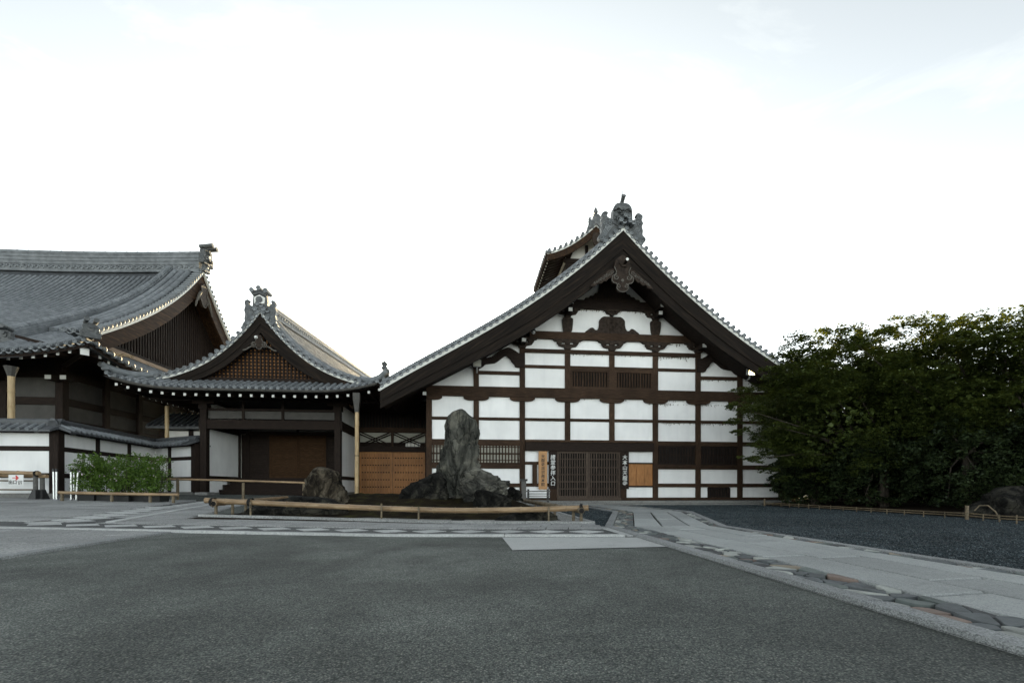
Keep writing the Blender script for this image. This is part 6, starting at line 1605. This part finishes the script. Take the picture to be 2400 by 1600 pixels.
tree('maple_tree', 'rear maple behind the corner of the hall, topping the left of the group', (13.6, 18.8), T4, 'leaf', 450, .085, 104, [(.25, .1), (-.25, .1)], core=(13.4, 18.8, 3.6, 3.0, 1.6, 2.0, 5200), group='maples along the gravel court')
for k, (x, y, rx, ry, rz, lab) in enumerate(((11.6, 17.4, 1.3, 1.0, 1.5, 'dark evergreen shrub under the maples beside the end of the white hall'), (12.3, 15.0, 1.5, 1.3, 1.4, 'dark evergreen shrub in the deep shade below the overhanging maple'),
                                            (13.0, 12.9, 1.6, 1.2, 1.4, 'broad dark shrub under the tallest maple behind the low bamboo edging'), (14.2, 11.4, 1.7, 1.3, 1.6, 'dark evergreen shrub behind the boulder at the right edge'))):
    tree('evergreen_shrub', lab, (x, y), crown_pads((x, y, rz * .8), (rx, ry, rz), 60, 30 + k, (.5, .75), .7) + [(x + dx, y + dy, .45, .6, .6, .4) for dx in (-rx * .7, 0, rx * .7) for dy in (-.5, .5)], 'leaf_dark', 260, .085, 130 + k, [(.1, .1), (-.1, 0)], 'shrub', 'shrubs under the maples', .4)
for k, (x, y, r_, h_, lab) in enumerate(((15.0, 21.0, 3.0, 3.6, 'dark evergreen tree behind the maples, nearest the end of the white hall'), (19.5, 19.5, 3.0, 3.8, 'dark evergreen tree far behind the maples, left of the rear row'), (23.5, 17.8, 3.0, 3.8, 'dark evergreen tree far behind the maples, right of the rear row'), (19.0, 14.0, 2.6, 3.0, 'dark evergreen tree just outside the court behind the right boulder'))):
    tree('evergreen_tree', lab, (x, y), crown_pads((x, y, h_ * .45), (r_, 1.6, h_ * .55), 80, 60 + k, (.9, 1.3), .7) + [(x + dx, y, .7, 1., 1., .6) for dx in (-2.2, -1.1, 0, 1.1, 2.2)], 'leaf_dark', 130, .17, 160 + k, [(.2, .1), (-.2, 0)], 'tree', 'evergreen trees behind the maples', .3)
hd = thing('hedge', 'long low dark hedge closing the court behind the maples', 'hedge', (19.5, 22.4, 0))
hq = prng.uniform((-9.5, -.5, .0), (9.5, .5, 1.7), (15000, 3)); link('foliage', leaf_mesh('foliage', hq, .16, 'leaf_dark', 301, .2), hd)
hst = MB()
for k in range(24): hst.tube([(-9.2 + .8 * k, 0, 0), (-9.2 + .8 * k + .1, .05, 1.3)], [.04, .02], 6)
hst.build('stems', 'bark', hd, True)
tag(MB().grid(lambda u, v: (lerp(10.6, 34, u), lerp(8.0, 30, v), ground(12, 12) + .02 + .12 * sstep(u * 8) + .05 * noise.noise(Vector((u * 20, v * 20, 0)))), [i / 40 for i in range(41)], [i / 40 for i in range(41)]).build('planting_bed', 'soil', None, True), kind='structure')

# ------------------------------------------------------------------ low bamboo edging, right boulder, hoops
ef = thing('bamboo_edging', 'low bamboo edging fence along the gravel below the maples', 'edging fence')
e0, e1, e2 = Vector(gpt(1795, 1186)), Vector(gpt(2272, 1219)), Vector(gpt(2430, 1232))
def edging(a, b_, n):
    for dz, dy in ((.10, 0), (.15, .02)):
        culm(ef, [tuple(a + Vector((dy, 0, dz))), tuple(a.lerp(b_, .5) + Vector((dy, 0, dz - .01))), tuple(b_ + Vector((dy, 0, dz)))], .014, 'bamboo_old', .4, 'edging_rail', 8)
    for i in range(n + 1):
        p = a.lerp(b_, i / n); MB().tube([(p.x - .02, p.y, p.z - .05), (p.x - .02, p.y, p.z + .175 + rnd.uniform(-.02, .02))], .012, 6).build('stake', 'bamboo_old', ef, True)
edging(e0, e1, 15); edging(e1, e2, 4)
for p, h_ in ((e0, .30), (e1, .32)): MB().tube([(p.x - .05, p.y, p.z - .05), (p.x - .05, p.y, p.z + h_)], .034, 10).build('end_post', 'bamboo_old', ef, True)
rock('grey_boulder', 'rounded dark boulder at the right edge behind the bamboo edging', [(1138, 2375, 2420), (1146, 2345, 2450), (1165, 2318, 2470), (1190, 2302, 2480), (1222, 2292, 2490)], 10.3, .7, 'rock_dark', 41, .14, 90, 64)
hp_ = thing('hoop_guard', 'pale bent cane hoop stuck in the ground before the right boulder', 'hoop')
a_, b_ = W(2302, 1184, 9.7), W(2346, 1222, 9.5)
MB().tube([W(2284, 1196, 9.9), W(2296, 1184, 9.85), W(2316, 1184, 9.75), W(2334, 1199, 9.65), W(2346, 1222, 9.6)], .014, 7).build('cane', 'bamboo_old', hp_, True)
# ------------------------------------------------------------------ name boards, bench, stake, lamps at the big hall
def board(name, label, x0, x1, z0, z1, y, mat, text, tmat, tw):
    o = thing(name, label, 'sign', KF.world((x0 + x1) / 2, y, z0), KF.a, 'upright name boards beside the entrance')
    w = (x1 - x0) / 2; h_ = z1 - z0
    box('board', mat, o, -w, w, -.02, .02, 0, h_)
    n = len(text); top = h_ * .91; st = h_ * .84 / n; sz = min(st * .98, w * 2 * .74)
    for i, ch in enumerate(text):
        text_mesh('character', ch, sz, tmat, o, (0, -.024, top - i * st), (R(90), 0, 0), sz * tw, 1., 1., .003, shear=.06)
    return o
board('name_board', 'pale wooden board with black brush lettering left of the entrance', -3.243, -2.875, .645, 2.27, -.155, 'sign_wood', '天龍寺派宗務本院', 'ink', .010)
board('name_board', 'dark board with white brush lettering on the left entrance post', -2.80, -2.455, .66, 2.26, -.155, 'dark_v', '諸堂参拝入口', 'letter', .012)
board('name_board', 'dark board with white brush lettering on the right entrance post', .36, .725, .66, 2.27, -.155, 'dark_v', '大本山天龍寺', 'letter', .012)
sb = thing('plaque', 'narrow dark wooden plaque on the plaster left of the pale name board', 'sign', KF.world(-3.40, -.10, .88), KF.a)
box('board', 'wood_v', sb, -.10, .10, -.02, .02, 0, .92)
a, b_ = KF.at(1233, 1149, -1.0), KF.at(1289, 1176, -1.0)
bn = thing('slatted_bench', 'small grey slatted bench beside the left entrance post', 'bench', KF.world((a[0] + b_[0]) / 2, -1.0, b_[1]), KF.a)
w = (b_[0] - a[0]) / 2; h_ = a[1] - b_[1]
box('seat', 'grey_wood', bn, -w, w, -.18, .18, h_ - .05, h_ - .01)
for sx in (-1, 1):
    for yy in (-.14, .14): box('leg', 'black_metal', bn, sx * (w - .09) - .02, sx * (w - .09) + .02, yy - .02, yy + .02, 0, h_ + .06)
for k in range(4): box('slat', 'black_metal' if k % 2 else 'grey_wood', bn, -w + .02, w - .02, -.185 - .004, -.165, .06 + .09 * k, .09 + .09 * k)
a, b_ = KF.at(1222, 1122, -2.2), KF.at(1233, 1178, -2.2)
sk_ = thing('wooden_stake', 'short grey wooden stake with dark cap left of the bench', 'post', KF.world((a[0] + b_[0]) / 2, -2.2, b_[1]), KF.a)
h_ = a[1] - b_[1]
box('shaft', 'grey_wood', sk_, -.085, .085, -.08, .08, -.05, h_ - .08); box('cap', 'black_metal', sk_, -.13, .13, -.12, .12, h_ - .08, h_)
def flood(px, py, ly, label, lit, tilt):
    x, z = KF.at(px, py, ly)
    o = thing('floodlight', label, 'floodlight', KF.world(x, ly, z), KF.a)
    r_ = (tilt, 0, .25 if lit else .05)
    h = MB().box(-.155, .155, -.05, .10, -.13, .13); h.box(-.17, .17, -.055, -.035, -.145, -.128); h.box(-.17, .17, -.055, -.035, .128, .145); h.box(-.17, -.152, -.055, -.035, -.145, .145); h.box(.152, .17, -.055, -.035, -.145, .145)
    hd = h.build('housing', 'grey_metal', o); hd.rotation_euler = r_
    g = box('glass', 'lamp_on' if lit else 'paper', hd, -.15, .15, -.056, -.051, -.126, .126)
    MB().tube([(0, .05, -.12), (0, .10, -.26), (0, .35, -.30)], .03, 8).build('bracket', 'grey_metal', o, True)
m, t, b = nodes('lamp_on'); b.inputs['Emission Color'].default_value = (1, .80, .42, 1); b.inputs['Emission Strength'].default_value = 2.2; b.inputs['Base Color'].default_value = (.7, .6, .45, 1); M['lamp_on'] = m
flood(1118, 851, -.75, 'square floodlight under the left eave of the big hall, unlit', False, .05)
flood(1760, 871, -1.2, 'lit square floodlight glowing among the maple leaves under the right eave', True, .1)
x, z = KF.at(1250, 775, -1.0)
cm = thing('dome_camera', 'small dome camera hanging under the gable of the big hall', 'camera', KF.world(x, -1.0, z), KF.a)
MB().lathe([(.02, .16), (.05, .10), (.10, .02), (.105, -.03), (.09, -.04)], (0, 0, 0), 14).build('housing', 'black_metal', cm, True)
MB().lathe([(.085, -.041), (.075, -.09), (.04, -.12), (.01, -.128)], (0, 0, 0), 14).build('dome', 'steel', cm, True)
# dried creeper clinging to the beams
iv = MB(); g = np.random.default_rng(5)
def tendrils(x0, x1, z, n, drop, dens=1.):
    for _ in range(n):
        x = g.uniform(x0, x1); L = abs(g.normal()) * drop; y = -.05 - .02 * g.random()
        p = [(x, y, z + .01)]
        while p[-1][2] > z - L: p.append((p[-1][0] + g.normal() * .012, y, p[-1][2] - .02))
        if len(p) > 1: iv.tube(p, .004, 3, False)
        for q in p[1:]:
            s = .009 + .012 * g.random(); a = g.random() * PI
            iv.add([(q[0] + s * math.cos(a), y - .006, q[2] + s * math.sin(a)), (q[0] - s * math.sin(a), y - .002, q[2] + s * math.cos(a)), (q[0] - s * math.cos(a), y - .006, q[2] - s * math.sin(a))], [(0, 1, 2)])
tendrils(-1.8, 3.8, 6.485, 60, .03); tendrils(1.9, 3.8, 6.485, 50, .08); tendrils(1.5, 5.8, 4.40, 50, .05); tendrils(-3.5, 3.9, 4.56, 30, .02); tendrils(2.1, 5.8, 3.565, 80, .04); tendrils(2.2, 3.8, 7.05, 25, .07); tendrils(3.9, 5.8, 5.50, 40, .03); tendrils(-1.6, 1.5, 8.43, 90, .05)
M['ivy'] = simple('dried_creeper', [(.3, (.05, .033, .02)), (.7, (.12, .08, .045))], 9, rough=.9, bump=0)
ivo = iv.build('dried_creeper', 'ivy'); ivo.location = KF.world(0, 0, 0); ivo.rotation_euler = (0, 0, KF.a)
tag(ivo, 'dried creeper hanging in fringes from the beams of the big white hall', 'creeper', kind='stuff')
